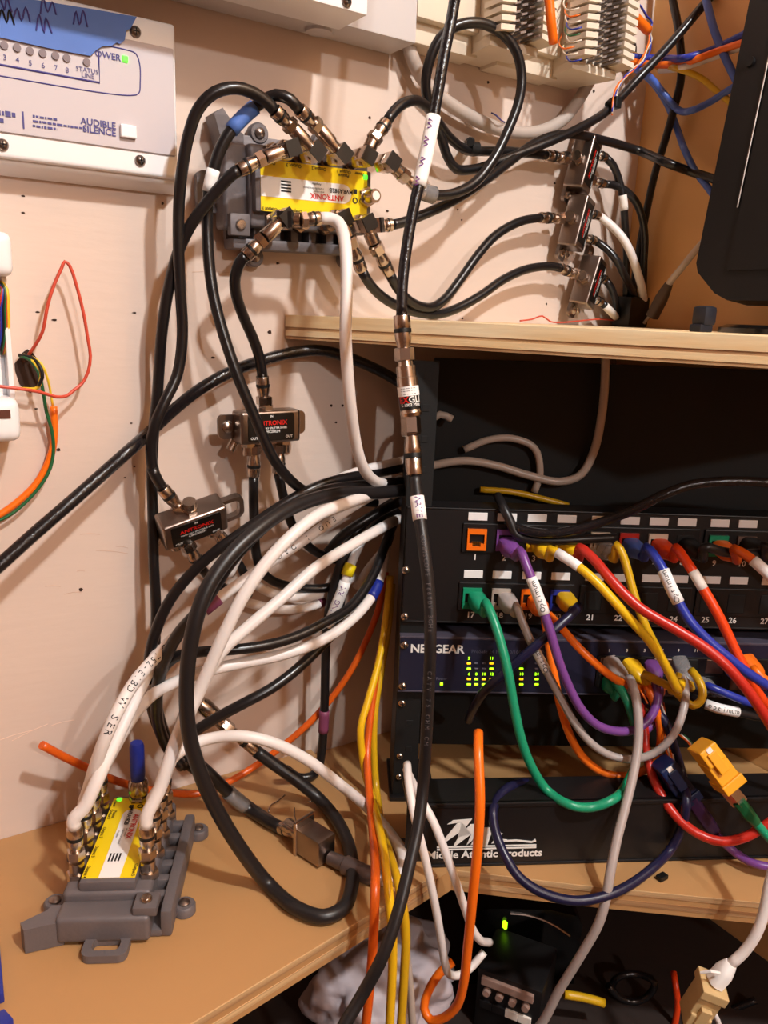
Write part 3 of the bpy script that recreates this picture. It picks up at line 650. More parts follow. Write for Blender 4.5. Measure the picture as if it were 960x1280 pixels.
cable('coax_cable', 'short black coax with pale print low on the bottom small splitter', C('w', (752, 378, .020), (760, 386, .022), (768, 394, .018), (776, 401, .012)), .0034, blackj, start=W(737, 370, .018), cr=.004, sleeves=[((757, 384), (769, 395), creamlab, 'printed_tag', 1.06)])
cable('coax_cable', 'black coax hanging down the corner beside the orange wall', C('s', (838, -20, .012), (842, 5, .012), (847, 30, .012), (851, 65, .012), (851, 100, .012), (842, 138, .012), (830, 180, .012), (820, 212, .012), (810, 255, .012), (803, 290, .012), (797, 325, .012), (792, 360, .012), (788, 396, .012)), .0034, blackj)
# thin red wire on the shelf
cable('thin_wire', 'thin pink wire lying along the shelf near the splitters', C('w', (650, 401, .012), (665, 399, .012), (678, 395, .012), (688, 402, .012), (702, 403, .014), (725, 401, .014), (750, 399, .014), (775, 402, .014), (795, 407, .014)), .0007, pinkwire, cat='wire')

# ================================================================== PUNCH-DOWN BLOCKS
pin = mat('tin_clip', (.60, .55, .52), .4, .35)
def punch_block(label, xa, xb, zbot, ztop, hb, rows, group):
    t = thing('punch_down_block', label, 'terminal block', loc=((xa+xb)/2, 0, zbot), group=group)
    w = xb-xa
    obj('bracket', rbox(xa-.052, xa+.012, -.022, -.0005, zbot-.002, ztop, .001), creamplas, t, smooth=True)
    obj('bracket_lip', rbox(xa-.050, xa+.006, -.030, -.020, zbot+.012, ztop, .001), creamplas, t, smooth=True)
    obj('body', rbox(xa+.006, xb-.006, -hb+.006, -.0005, zbot+.004, ztop, .001), creamplas, t, smooth=True)
    obj('foot', prism([(xa+.002, -hb+.002), (xb-.004, -hb+.002), (xb-.012, -.001), (xa+.010, -.001)], zbot, zbot+.006), creamplas, t)
    pit = (ztop-zbot-.006)/rows
    tl = None
    for k in range(rows):
        z = zbot+.008+k*pit
        for s, x in ((-1, xa), (1, xb)):
            V, F_ = box(min(x, x-s*.013), max(x, x-s*.013), -hb-.012, -hb+.008, z, z+pit*.62)
            V = [(p[0], p[1], p[2]-(.0016 if abs(p[0]-x) < 1e-6 else 0)) for p in V]
            obj('fanning_tooth', (V, F_), creamplas, t)
        gs = []
        for c in range(4):
            x = xa+.016+(w-.032)*c/3
            V, F_ = box(x-.0026, x+.0026, -hb-.010, -hb+.006, z+.0006, z+.0021)
            V = [(p[0], p[1], p[2]+(p[0]-x)*.35) for p in V]; gs.append((V, F_))
        obj('clip_row', join(*gs), pin, t)
    return t
zb2 = W(745, 92, .05)[2]; 
punch_block('cream punch-down block with rows of metal clips nearest the wall corner', W(722, 70, .055)[0], W(783, 88, .055)[0], zb2, zb2+.115, .050, 18, 'punch-down blocks')
zb1 = W(655, 66, .05)[2]
punch_block('cream punch-down block with rows of metal clips above the coax loop', W(618, 40, .055)[0], W(685, 60, .055)[0], zb1, zb1+.10, .050, 16, 'punch-down blocks')
# wires fanned beside the blocks
rnd = random.Random(5)
for k in range(9):
    x0 = 706+rnd.uniform(-4, 6); y0 = 8+k*8
    cable('thin_wire', ['topmost', 'second', 'third', 'fourth', 'fifth', 'sixth', 'seventh', 'eighth', 'lowest'][k]+' '+['cream', 'orange', 'pale cream', 'blue', 'green'][k % 5]+' thin wire fanned left of the corner punch-down block', C('w', (x0, y0-14, .03), (x0-3, y0, .045), (x0+4, y0+5, .056), (x0+16, y0+2, .062)), .0006, [creamplas, orange, creamplas, blue, greenw][k % 5], cat='wire', group='thin wires at the corner block')
cable('orange_cable', 'orange cable end hanging between the two punch-down blocks', C('w', (684, -20, .075), (687, 5, .075), (689, 28, .075), (692, 54, .072)), .0034, orange)
cable('orange_cable', 'thick orange cable ending right of the corner punch-down block', C('w', (748, -25, .04), (768, -2, .036), (790, 18, .030), (810, 38, .026)), .0042, orange)
for k, (m_, c_) in enumerate([(blue, 'blue'), (creamplas, 'white'), (orange, 'orange')]):
    cable('thin_wire', c_+' twisted wire strand hanging from the cut orange cable', C('w', (809+k, 38, .026), (813+2*sin(k*2), 48, .026), (810+3*cos(k*2), 62, .028), (803+3*sin(k*2+1), 76, .03), (793+3*cos(k*2+1), 86, .032), (782+3*sin(k), 94, .034), (773+2*cos(k), 106, .036), (768+2*sin(k*2), 122, .040), (765, 140+k*2, .042)), .0007, m_, cat='wire')
cable('thin_wire', 'blue and white wire tip sticking out above the orange cable end', C('w', (794, 2, .03), (801, 8, .03), (808, 20, .028), (815, 28, .026), (813, 36, .026)), .0009, blue, cat='wire')
# hole near the corner and the cables coming out of it
hp = W(786, 66, 0)
obj('cable_hole', ([(hp[0]+.010*cos(a), y_, hp[2]+.0150*sin(a)) for y_ in (.0002, -.0004) for a in np.linspace(0, 2*pi, 17)[:-1]], [tuple(range(16, 32))]+[(i, (i+1) % 16, 16+(i+1) % 16, 16+i) for i in range(16)]), hole, wl)
cable('network_cable', 'orange network cable running from the wall hole to the monitor', C('w', (779, 74, .004), (800, 79, .016), (825, 81, .035), (850, 80, .055), (870, 74, .03, 's'), (900, 63, .02, 's'), (945, 48, .015, 's')), .0029, orange)
cable('network_cable', 'navy network cable just above the orange one at the wall hole', C('w', (779, 69, .004), (800, 72, .014), (830, 73, .03), (858, 72, .035, 's'), (888, 63, .02, 's'), (940, 38, .015, 's')), .0029, blue)
cable('network_cable', 'yellow network cable dipping behind the monitor from the wall hole', C('w', (778, 65, .003), (800, 72, .010), (825, 84, .02), (848, 86, .03, 's'), (875, 97, .02, 's'), (897, 115, .015, 's'), (930, 142, .012, 's')), .0027, mustard)
cable('network_cable', 'white network cable passing under the orange one by the corner', C('w', (825, 88, .02), (855, 84, .03, 's'), (885, 74, .015, 's'), (935, 56, .012, 's')), .0026, whitej)
cable('network_cable', 'sky blue network cable sagging in a curve to the monitor', C('w', (783, 82, .004), (798, 88, .014), (812, 96, .03), (832, 120, .045), (846, 136, .05), (865, 138, .03, 's'), (885, 129, .02, 's'), (912, 112, .015, 's'), (940, 94, .015, 's')), .0029, skyblue)
cable('network_cable', 'sky blue network cable dropping down to the monitor edge', C('w', (800, 88, .02), (820, 108, .035), (835, 132, .04), (846, 160, .045), (857, 190, .03, 's'), (868, 212, .02, 's'), (886, 236, .015, 's'), (905, 262, .015, 's')), .0029, skyblue)
cable('network_cable', 'blue network cable entering at the top beside the monitor', C('s', (876, -25, .02), (884, 5, .02), (892, 35, .02), (902, 62, .018), (916, 92, .015), (935, 128, .012)), .0032, skyblue)
# grey multi-pair cable arc under the loop
cable('grey_cable', 'thick grey multi-pair cable arcing across the wall behind the loop', C('w', (502, 30, .012), (512, 62, .012), (523, 90, .012), (540, 112, .012), (565, 132, .012), (600, 152, .012), (640, 165, .012), (675, 164, .012), (705, 148, .012), (725, 122, .012), (738, 100, .014)), .0052, greyj)
cable('thin_wire', 'loose blue-white wire tuft on the thick grey cable', C('w', (614, 141, .02), (620, 144, .022), (626, 150, .022), (631, 153, .019)), .0006, navyink, cat='wire')

# ================================================================== FOREGROUND COAX WITH INLINE FILTER
fc_top = C('d', (572, -25, .50), (566, 15, .50), (556, 65, .495), (544, 135, .49), (530, 205, .485), (517, 260, .48), (508, 312, .475), (503, 358, .47), (502, 394, .468))
t1, p1 = cable('coax_cable', 'long glossy black coax in front with white handwritten sleeve', fc_top, .0033, blackg, end=D(506, 452, .466), cr=.0048,
               sleeves=[((541, 147), (521, 237), whitelab, 'heat_shrink_sleeve', 1.22)])
i0 = nearest(p1, (532, 200)); P_ = p1[i0]; ex_ = nrm(p1[i0+3]-p1[i0-3]); ey_ = nrm(np.cross(nrm(CAM-P_), ex_)); nn = nrm(CAM-P_)
for k, yk in enumerate((-.018, -.008, .003, .014)):
    scribble(t1, P_+ex_*yk+nn*.0041-ey_*.0014, ex_, ey_, .005, .003, purpleink, 2, seed=20+k, th=.0004)
A_, B_ = D(506, 450, .466), D(514, 520, .463)
fl = thing('inline_filter', 'chrome inline coax filter with black and white label in front of the shelf', 'filter', loc=B_)
obj('barrel', lathe(A_, B_, [(0, .0042), (.1, .0044), (.11, .0056), (.30, .0056), (.31, .0060), (.92, .0060), (.94, .0064), (1, .0060)], 20), chrome, fl, smooth=True)
lw = obj('white_label', lathe(A_+(B_-A_)*.47, A_+(B_-A_)*.64, [(0, .0062), (1, .0062)], 24), whitelab, fl, smooth=True)
lk = obj('black_label', lathe(A_+(B_-A_)*.64, A_+(B_-A_)*.88, [(0, .0062), (1, .0062)], 24), blacklab, fl, smooth=True)
def label_on_cyl(parent, c, ax, r, s, size, m, ang=0.0):
    ax = nrm(ax); n = CAM-c; n = nrm(n-ax*(n @ ax)); tt = nrm(np.cross(ax, n)); g = text(s, size, 'CENTER', .02)
    if tt @ rt < 0: tt = -tt
    V = []
    for q in g[0]:
        a = q[0]/r+ang; V.append(tuple(c-ax*q[1]*1.0+(n*cos(a)+tt*sin(a))*r*1.02))
    obj('printing', (V, g[1]), m, parent)
ax_ = B_-A_
label_on_cyl(lk, A_+ax_*.71, ax_, .0062, 'EX', .0052, redink, -.55); label_on_cyl(lk, A_+ax_*.71, ax_, .0062, 'GLI', .0052, whiteink, .55)
label_on_cyl(lk, A_+ax_*.80, ax_, .0062, '5-1002 MHz', .0024, whiteink, .1)
for f in (.50, .545, .60): label_on_cyl(lw, A_+ax_*f, ax_, .0062, '- -- --- - --', .0022, blackink, 0)
cable('coax_cable', 'long black coax hanging in front of the rack below the inline filter', C('d', (518, 594, .455), (520, 612, .452), (525, 650, .445), (532, 700, .435), (537, 750, .43), (538, 800, .425), (536, 860, .425), (533, 920, .425), (529, 980, .425), (523, 1030, .415), (511, 1085, .40), (496, 1145, .385), (477, 1198, .375), (453, 1243, .37), (425, 1290, .36)), .0037, blackm, start=D(513, 520, .463), cr=.0048,
      sleeves=[((522, 617), (526, 648), whitelab, 'white_tag', 1.12, ('WAVE', .0052, purpleink, False))], prints=[((529, 665), (537, 790), 'COMMSCOPE F660BV 3GHz', .0036, mat('faint_print', (.34, .31, .31), .6), False), ((538, 830), (531, 930), 'CATV 75 OHM CM', .0036, MATS['faint_print'], False)])
# extra coupling between filter and connector
obj('coupler', join(lathe(D(512, 515, .463), D(514, 545, .461), [(0, .005), (.25, .0055), (.3, .0045), (.6, .0045), (.65, .0056), (.95, .0056), (1, .005)], 6)), chrome, fl, smooth=True)

# ================================================================== WALL CABLES LOWER LEFT
cable('coax_cable', 'glossy black coax running diagonally from the left edge to behind the shelf', C('w', (-25, 727, .05), (0, 706, .048), (40, 670, .044), (85, 631, .04), (130, 591, .034), (165, 560, .030), (192, 536, .007), (220, 510, .012), (245, 490, .018), (280, 469, .02), (320, 453, .012), (365, 441, .012), (400, 438, .014), (430, 445, .018), (465, 459, .024), (495, 475, .03), (530, 500, .04)), .0042, blackg)
# splitter outputs
cable('coax_cable', 'black coax dropping from the left output of the upright splitter', C('w', (317, 596, .026), (317, 625, .026), (318, 655, .024), (320, 690, .022), (328, 715, .022), (345, 728, .022), (370, 734, .022), (395, 736, .024), (420, 733, .028)), .0036, blackj, start=W(318, 556, .026))
cable('coax_cable', 'black coax dropping from the right output of the upright splitter', C('w', (348, 592, .026), (353, 615, .026), (359, 640, .026), (372, 668, .024), (395, 690, .022), (420, 700, .022)), .0036, blackj, start=W(350, 555, .026))
cable('coax_end', 'chrome connector on the lower left output of the tilted splitter', C('w', (250, 708, .030), (262, 722, .024), (280, 735, .020)), .0035, blackj, start=W(233, 678, .032))
cable('coax_end', 'chrome connector on the right output of the tilted splitter', C('w', (283, 682, .030), (293, 696, .026), (306, 720, .022), (310, 745, .02)), .0035, blackj, start=W(268, 658, .032))

# the bundle
def R_(x, y, off): return RK(x, y, off)
EB = [(500, 592, .02, 'w')]
cable('coax_cable', 'uppermost black coax of the bundle curving left past the tilted splitter', C('w', (510, 584, .045), (475, 590, .05), (440, 596, .055), (405, 605, .058), (370, 621, .058), (335, 643, .056), (300, 667, .054), (270, 689, .052), (240, 716, .048), (214, 748, .046), (198, 780, .046), (188, 815, .046), (186, 850, .046), (190, 885, .044), (200, 915, .04), (214, 940, .034), (232, 958, .03)), .0038, blackj)
cable('coax_cable', 'thick black coax loop hanging in front of the bench edge', C('w', (510, 612, .07), (470, 616, .08), (435, 616, .09), (400, 622, .10), (360, 637, .11), (325, 660, .118), (290, 692, .124), (262, 730, .128), (246, 770, .13), (236, 820, .13), (233, 870, .13), (237, 920, .13), (250, 965, .132), (270, 1010, .134), (300, 1060, .138), (335, 1105, .142), (370, 1135, .14), (405, 1146, .136), (430, 1134, .13), (440, 1105, .122), (438, 1065, .11), (424, 1030, .095), (400, 1000, .08), (372, 976, .068), (345, 957, .058), (320, 939, .05)), .0047, blackm, end=W(276, 902, .04), cr=.0042)
cable('coax_cable', 'black coax running beside the thick loop at the top of the bundle', C('w', (510, 602, .055), (470, 606, .065), (435, 609, .075), (400, 616, .085), (370, 630, .092), (340, 650, .098), (312, 675, .10), (287, 704, .10), (266, 736, .098), (246, 766, .09), (222, 794, .08), (204, 830, .07), (196, 868, .06), (198, 905, .05), (210, 935, .042), (228, 958, .038)), .0042, blackj)
cable('coax_cable', 'black coax sweeping left under the white cables of the bundle', C('w', (492, 655, .035), (482, 680, .05), (467, 718, .065), (440, 757, .078), (407, 778, .085), (367, 797, .088), (330, 807, .088), (293, 812, .085), (250, 815, .078), (222, 820, .07), (203, 838, .06), (196, 868, .05)), .0037, blackj)
cable('coax_cable', 'black coax descending left to the thick loop below the white cables', C('w', (488, 668, .035), (474, 705, .045), (455, 742, .055), (430, 776, .06), (395, 814, .066), (367, 840, .07), (340, 860, .072), (307, 878, .07), (275, 895, .064), (245, 913, .056), (220, 930, .05)), .0039, blackj)
cable('coax_cable', 'upright black coax with maroon band hanging left of the rack', C('w', (490, 628, .03), (465, 645, .035), (440, 672, .035), (425, 707, .035), (415, 745, .035), (409, 780, .035), (407, 820, .035), (406, 870, .035), (404, 915, .035), (402, 940, .035), (398, 960, .036), (388, 971, .038), (374, 972, .042), (358, 962, .046)), .0037, blackj, sleeves=[((405, 887), (404, 918), maroon, 'maroon_band', 1.14)])
# whites of the bundle
cable('coax_cable', 'white coax printed with letters bending down to the far left of the bench amplifier', C('w', (500, 600, .03), (470, 616, .05), (430, 640, .06), (390, 668, .064), (350, 695, .064), (310, 722, .064), (280, 743, .064), (255, 763, .064), (225, 790, .066), (200, 816, .07), (170, 850, .086), (149, 885, .098), (134, 917, .10), (121, 952, .095), (111, 985, .084)) + [lap(-.010, .0215, .060)], .0040, whitej, end=lap(-.010, .0215, .036), cr=.0046,
      sleeves=[((272, 749), (256, 763), maroon, 'maroon_band', 1.14)], prints=[((133, 918), (228, 788), 'OETB 752-EIBD W SER', .0064, blackink, False), ((345, 698), (420, 646), 'EUO I DAO', .0052, blackink, False)])
cable('coax_cable', 'white coax sweeping from the bundle top to the right row of the bench amplifier', C('w', (495, 612, .04), (465, 618, .075), (433, 629, .10), (397, 644, .112), (363, 671, .118), (330, 707, .12), (303, 747, .12), (280, 793, .118), (258, 843, .114), (243, 877, .112), (228, 906, .114), (212, 950, .117), (199, 988, .117)) + [lap(-.030, -.0215, .064), lap(-.030, -.0215, .058)], .0041, whitej, end=lap(-.030, -.0215, .036), cr=.0046)
cable('coax_cable', 'white coax crossing straight down left behind the front white cable', C('w', (500, 648, .03), (480, 658, .06), (440, 681, .078), (393, 711, .088), (353, 747, .094), (313, 781, .096), (280, 811, .096), (262, 838, .094), (244, 876, .094), (226, 918, .097), (212, 955, .10), (201, 984, .10)) + [lap(-.010, -.0215, .064), lap(-.010, -.0215, .058)], .0041, whitej, end=lap(-.010, -.0215, .036), cr=.0046)
cable('coax_cable', 'white coax with blue band curving low to the left side of the bench amplifier', C('w', (484, 672, .03), (480, 700, .05), (471, 733, .062), (453, 761, .072), (420, 790, .08), (387, 807, .082), (347, 820, .08), (297, 830, .078), (250, 841, .074), (215, 855, .07), (190, 869, .068), (166, 896, .066), (150, 922, .064), (136, 948, .063), (124, 970, .062)) + [lap(.010, .0215, .060)], .0040, whitej, end=lap(.010, .0215, .036), cr=.0046, sleeves=[((474, 727), (464, 748), bluesleeve, 'blue_band', 1.14)])
cable('coax_cable', 'white coax rising from the near left port of the bench amplifier', [lap(-.030, .0215, .058), lap(-.030, .0215, .064)] + C('w', (105, 1010, .098), (118, 983, .098), (133, 950, .094), (149, 916, .088), (164, 884, .08), (176, 858, .07), (188, 834, .06), (198, 812, .045)), .0042, whitej, start=lap(-.030, .0215, .036), cr=.0046)
cable('coax_cable', 'white coax at the far right port of the bench amplifier', [lap(.010, -.0215, .058)] + C('w', (205, 967, .084), (214, 950, .085), (228, 937, .086), (246, 928, .087), (268, 922, .09), (300, 920, .10), (337, 927, .108), (381, 948, .114), (424, 980, .116), (462, 1012, .114), (490, 1045, .108), (504, 1072, .10), (503, 1090, .092), (491, 1099, .088), (474, 1099, .086)), .0040, whitej, start=lap(.010, -.0215, .036), cr=.0046)
cable('coax_cable', 'white coax at the farthest right port behind the amplifier cables', [lap(.030, -.0215, .058)] + C('w', (211, 945, .064), (220, 920, .062), (232, 885, .056), (242, 855, .048)), .0036, whitej, start=lap(.030, -.0215, .036), cr=.0044)
cable('coax_cable', 'white coax at the farthest left port behind the amplifier cables', [lap(.030, .0215, .058)] + C('w', (133, 945, .046), (145, 925, .048), (162, 895, .05), (180, 868, .05), (200, 850, .045)), .0036, whitej, start=lap(.030, .0215, .036), cr=.0044)
cable('coax_cable', 'white coax highest in the bundle just under the dropping white one', C('w', (530, 570, .03), (490, 580, .045), (455, 588, .05), (420, 600, .05), (390, 612, .046), (360, 630, .04), (330, 655, .034), (300, 690, .03), (285, 720, .028)), .0040, whitej)
cable('coax_cable', 'white marker-sleeved coax with yellow band near the rack post', C('w', (452, 676, .03), (443, 695, .038), (436, 712, .042), (429, 735, .042), (419, 760, .040), (409, 783, .034), (398, 800, .026)), .0036, whitej, sleeves=[((439, 706), (434, 723), yellowband, 'yellow_band', 1.35), ((433, 726), (410, 782), whitelab, 'marker_sleeve', 1.25, ('LIVING RM', .0060, purpleink, True))])
cable('coax_cable', 'short white coax curve upper of two behind the bundle', C('w', (318, 730, .018), (336, 740, .022), (365, 747, .024), (392, 745, .024), (415, 738, .022), (445, 720, .02)), .0036, whitej)
cable('coax_cable', 'short white coax curve lower of two behind the bundle', C('w', (305, 752, .018), (324, 757, .022), (355, 762, .024), (385, 759, .024), (405, 752, .022), (425, 740, .02)), .0036, whitej, sleeves=[((397, 755), (403, 753), maroon, 'maroon_band', 1.1)])
cable('coax_cable', 'dull white coax low behind the bundle by the rack post', C('w', (445, 735, .02), (460, 712, .025), (478, 690, .03)), .0036, whitej)
cable('coax_cable', 'black coax slack between the white cables and the rack post', C('w', (498, 640, .028), (476, 652, .03), (455, 672, .03), (438, 700, .028), (428, 735, .024), (424, 770, .02)), .0038, blackj)
cable('coax_cable', 'black coax tail tucked under the bundle beside the rack post', C('w', (505, 625, .04), (485, 634, .045), (460, 648, .045), (430, 668, .04), (410, 690, .032)), .0040, blackj)

# splitter tap lying near the wall bottom with clip wires
tb = thing('coax_tap', 'chrome coax tap hanging on wire clips above the bench', 'splitter', loc=C('w', (385, 1065, .06))[0])
p0_, p1_ = C('w', (358, 1040, .07), (420, 1080, .085)); p0_[2] += .006; p1_[2] += .006
obj('barrel', lathe(p0_, p1_, [(0, .0052), (.2, .0052), (.22, .0058), (.34, .0058), (.36, .0045), (.5, .0045)], 16), chrome, tb, smooth=True)
dd = nrm(p1_-p0_); ee = nrm(np.cross(dd, np.array([0, -1., 0]))); nn_ = np.cross(dd, ee)
def ob_(c, a, b, cc_, rr=.001):
    V, F_ = rbox(-a, a, -b, b, -cc_, cc_, rr); return [tuple(c+dd*p[0]+ee*p[1]+nn_*p[2]) for p in V], F_
obj('body', ob_((p0_+p1_)/2+dd*.004, .012, .0095, .008), steel, tb, smooth=True)
obj('flange', ob_((p0_+p1_)/2-dd*.007+ee*.001, .0014, .016, .009), chrome, tb)
cable('wire_clip', 'bent bright staple wire left of the coax tap', C('w', (336, 1015, .04), (337, 1008, .045), (346, 1002, .045), (356, 994, .04)), .0006, chrome, cat='wire')
cable('wire_clip', 'bent bright staple wire above the coax tap', C('w', (368, 1010, .04), (370, 1026, .05), (382, 1035, .055), (392, 1036, .055)), .0006, chrome, cat='wire')
cable('wire_clip', 'short bright staple wire by the black loop', C('w', (385, 1003, .035), (394, 1000, .04), (400, 990, .04)), .0006, chrome, cat='wire')
cable('coax_cable', 'black coax with clear sleeve running into the coax tap', C('w', (236, 945, .045), (258, 964, .052), (285, 990, .058), (312, 1012, .062), (338, 1028, .064), (352, 1035, .065)), .0046, blackj, end=p0_+(p1_-p0_)*.25, cr=.005, sleeves=[((284, 990), (305, 1010), clearplas, 'clear_sleeve', 1.2)])
cn = thing('coax_adapter', 'grey coax connector joining the white arc to the coax tap', 'connector', loc=C('w', (450, 1090, .08))[0])
obj('sleeve', lathe(*C('w', (478, 1100, .086), (450, 1090, .080)), [(0, .0044), (.1, .0054), (.5, .0054), (.55, .0060), (1, .0060)], 16), mat('dull_zinc', (.42, .37, .36), .4, .6), cn, smooth=True)
obj('body', lathe(*C('w', (452, 1091, .080), (412, 1072, .074)), [(0, .0062), (.5, .0066), (.55, .0050), (1, .0046)], 16), MATS['dull_zinc'], cn, smooth=True)
# connector cluster behind the thick loop
ck = thing('coax_coupler', 'dark chrome coupler behind the thick black loop above the bench', 'connector', loc=W(262, 890, .036))
obj('body', lathe(W(278, 904, .04), W(250, 878, .034), [(0, .0050), (.3, .0050), (.32, .0062), (.8, .0062), (1, .005)], 12), chrome, ck, smooth=True)

# thin vertical cables left of the rack
cable('network_cable', 'bright yellow cable hanging left of the rack post', C('w', (488, 720, .05), (483, 770, .06), (474, 825, .07), (460, 876, .08), (451, 910, .085), (455, 958, .09), (467, 1005, .12), (478, 1055, .17), (484, 1099, .205), (489, 1146, .215), (491, 1192, .215), (487, 1285, .215)), .0029, yellow)
cable('network_cable', 'mustard cable hanging closest to the rack post', C('w', (490, 730, .05), (485, 785, .062), (476, 840, .07), (469, 885, .076), (467, 930, .08), (470, 983, .088), (478, 1036, .13), (491, 1080, .18), (500, 1114, .205), (507, 1161, .21), (505, 1224, .21), (501, 1285, .21)), .0029, mustard)
cable('network_cable', 'orange cable hanging between the two yellow ones', C('w', (486, 740, .045), (480, 790, .055), (470, 845, .07), (463, 895, .078), (459, 942, .088), (464, 1020, .13), (469, 1080, .19), (469, 1110, .21), (467, 1165, .218), (463, 1224, .22), (457, 1285, .22)), .0030, orange_d)
cable('network_cable', 'orange cable slanting down the wall and along the back of the bench', C('w', (482, 715, .03), (474, 758, .035), (458, 800, .035), (440, 836, .035), (415, 872, .03), (385, 905, .026), (350, 935, .022), (312, 962, .018), (280, 980, .014), (245, 992, .014), (205, 990, .012), (165, 982, .012), (135, 972, .018), (105, 958, .024), (78, 945, .03), (52, 931, .034)), .0028, orange_d)
cable('beige_cable', 'beige cable hanging lowest under the bench corner', C('w', (500, 1095, .19), (504, 1150, .20), (509, 1200, .20), (513, 1240, .20), (517, 1290, .20)), .0027, beige)

# ================================================================== RACK
exr = nrm(r0+RK_*f0); enr = nrm(-f0+RK_*r0)
def rfl(px, py): p = RK(px, py, 0); return p
ORK = RK(490, 1000, 0); ORK = np.array([ORK[0], ORK[1], ZB-.005])
MR = mat4(exr, u0, enr, ORK)                            # local: x right, y up, z towards the room
MRi = MR.inverted()
def RL(px, py, off=0): v = MRi @ Vector(RK(px, py, off)); return v.x, v.y
rk = thing('equipment_rack', 'black steel rack post frame beside the cable bundle', 'rack', M=MR)
def Rb(nm, x0, x1, y0, y1, z0, z1, m=blackmetal, par=rk, b=.0006): return obj(nm, rbox(x0, x1, y0, y1, z0, z1, b), m, par, local=True)
RT = SZ-.0178-(ZB-.005); RW = .40; UX = RL(492, 700)[0]
RH = RL(500, 450)[1]
RWX = .335
for xx in (0, ):
    Rb('post', xx, xx+.019, 0, RH, -.0035, -.0015, blackdark); Rb('post_side', xx, xx+.003, 0, RH, -.045, -.002)
    Rb('foot', xx-.002, xx+.034, 0, .004, -.055, .002)
Rb('shade_backing', .02, RWX, .022, RH, -.050, -.048, blackdark)  # black sheet added behind the gear, standing in for shade under the shelf
for k in range(16):
    y = .02+k*.0222
    if y < RH: obj('rack_hole', rbox(.0085, .0135, y, y+.005, -.0017, -.0011, .0002, 1), blackdark, rk, local=True)
for x, y in ((500, 946), (499, 972)):
    u_, v_ = RL(x, y); screw(rk, np.array(MR @ Vector((u_, v_, -.0015))), enr, .0028, chrome)

# patch panel
PT, PB_ = RL(560, 634)[1], RL(560, 778)[1]
pp = thing('patch_panel', 'black two-row patch panel with numbered colourful jacks', 'patch panel', M=MR)
Rb('plate', .001, RWX, PB_, PT, -.001, .001, par=pp)
Rb('top_lip', .001, RWX, PT-.0015, PT, -.02, .0015, par=pp); Rb('bottom_lip', .001, RWX, PB_, PB_+.0015, -.02, .0015, par=pp)
for x, y in ((507, 712), (506, 770)):
    u_, v_ = RL(x, y); screw(pp, np.array(MR @ Vector((u_, v_, .001))), enr, .0032, chrome)
topx = [597, 633.5, 671, 708, 751, 787, 823, 858, 899, 934, 975]
botx = [594.5, 631, 668, 704, 745, 782, 818, 853, 894, 925, 970]
y1_, y2_ = RL(597, 645)[1], RL(594.5, 717)[1]
us = [RL(x, 645+.024*(x-597))[0] for x in topx]
JC = [orange, purple, yellow, yellow, creamplas, red, creamplas, None, green, mat('brown_jack', (.40, .32, .28), .5), orange]
JB = [green, beige, orange, blue, None, None, None, None, None, None, None]
jy1 = RL(597, 673)[1]; jy2 = RL(594, 746)[1]; ny1 = RL(597, 696)[1]; ny2 = RL(593, 768)[1]
for row, (ly, jy, ny, cols) in enumerate(((y1_, jy1, ny1, JC), (y2_, jy2, ny2, JB))):
    for g0 in (0, 4, 8):
        g1 = min(g0+3, len(us)-1)
        Rb('port_bezel', us[g0]-.0105, us[g1]+.0105, jy-.0102, jy+.0120, .0008, .0026, blackplas, pp)
    for k, u_ in enumerate(us):
        if row == 1: u_ = u_-.0004
        Rb('label_window', u_-.0070, u_+.0070, ly-.0029, ly+.0029, .0008, .0019, whitelab, pp, .0003)
        obj('port_number', xf(text(str((1 if row == 0 else 17)+k), .0062, 'CENTER', .02), Matrix.Translation((u_, ny, .0014))), whiteink, pp, local=True)
        m_ = cols[k]; jw, jh = .0070, .0080
        if m_ is None:
            Rb('blank_opening', u_-.0066, u_+.0066, jy-.0075, jy+.0075, .0022, .0029, blackdark, pp); continue
        ow, oh0, oh1 = .0055, -.0052, .0042
        g = join(box(-jw, jw, oh1, jh, 0, .0022), box(-jw, -ow, -jh, oh1, 0, .0022), box(ow, jw, -jh, oh1, 0, .0022), box(-ow, ow, -jh, oh0, 0, .0022), box(-ow, -ow*.55, oh0, oh0+.0022, 0, .0020), box(ow*.55, ow, oh0, oh0+.0022, 0, .0020), box(-ow, ow, oh0, oh1, -.001, .0002))
        M_ = Matrix.Translation((u_, jy, .0022))
        j_ = obj('keystone_jack', xf(g, M_), m_, pp, local=True)
        if row == 0 and k == 0:
            for q in range(8): obj('contact', xf(box(-.0034+q*.0009, -.0029+q*.0009, -.0044, -.0016, .0002, .0010), M_), gold, j_, local=True)

# network switch
ST, SBo = RL(600, 795)[1], RL(600, 862)[1]
sw = thing('network_switch', 'dark navy network switch with green and amber status lights', 'network switch', M=MR)
Rb('body', .012, RWX-.004, SBo+.001, ST-.0005, -.046, .0, blackmetal, sw)
Rb('face', .0, RWX, SBo, ST, -.001, .0045, navyface, sw, .0012)
Rb('top_edge', .0, RWX, ST-.0012, ST+.0008, -.02, .0048, mat('grey_edge', (.30, .28, .33), .4), sw, .0004)
Rb('bottom_edge', .0, RWX, SBo-.0006, SBo+.0006, -.02, .0048, MATS['grey_edge'], sw, .0003)
def Rtext(par, s, px, py, size, m, align='CENTER', bold=.02, z=.0049):
    u_, v_ = RL(px, py); return obj('printing', xf(text(s, size, align, bold), Matrix.Translation((u_, v_, z))), m, par, local=True)
Rtext(sw, 'NETGEAR', 579, 809, .0092, whiteink, 'RIGHT', .03); Rtext(sw, 'ProSafe 24 Port 10/100 Switch', 588, 811, .0040, mat('dim_print', (.36, .35, .42), .5), 'LEFT', .0)
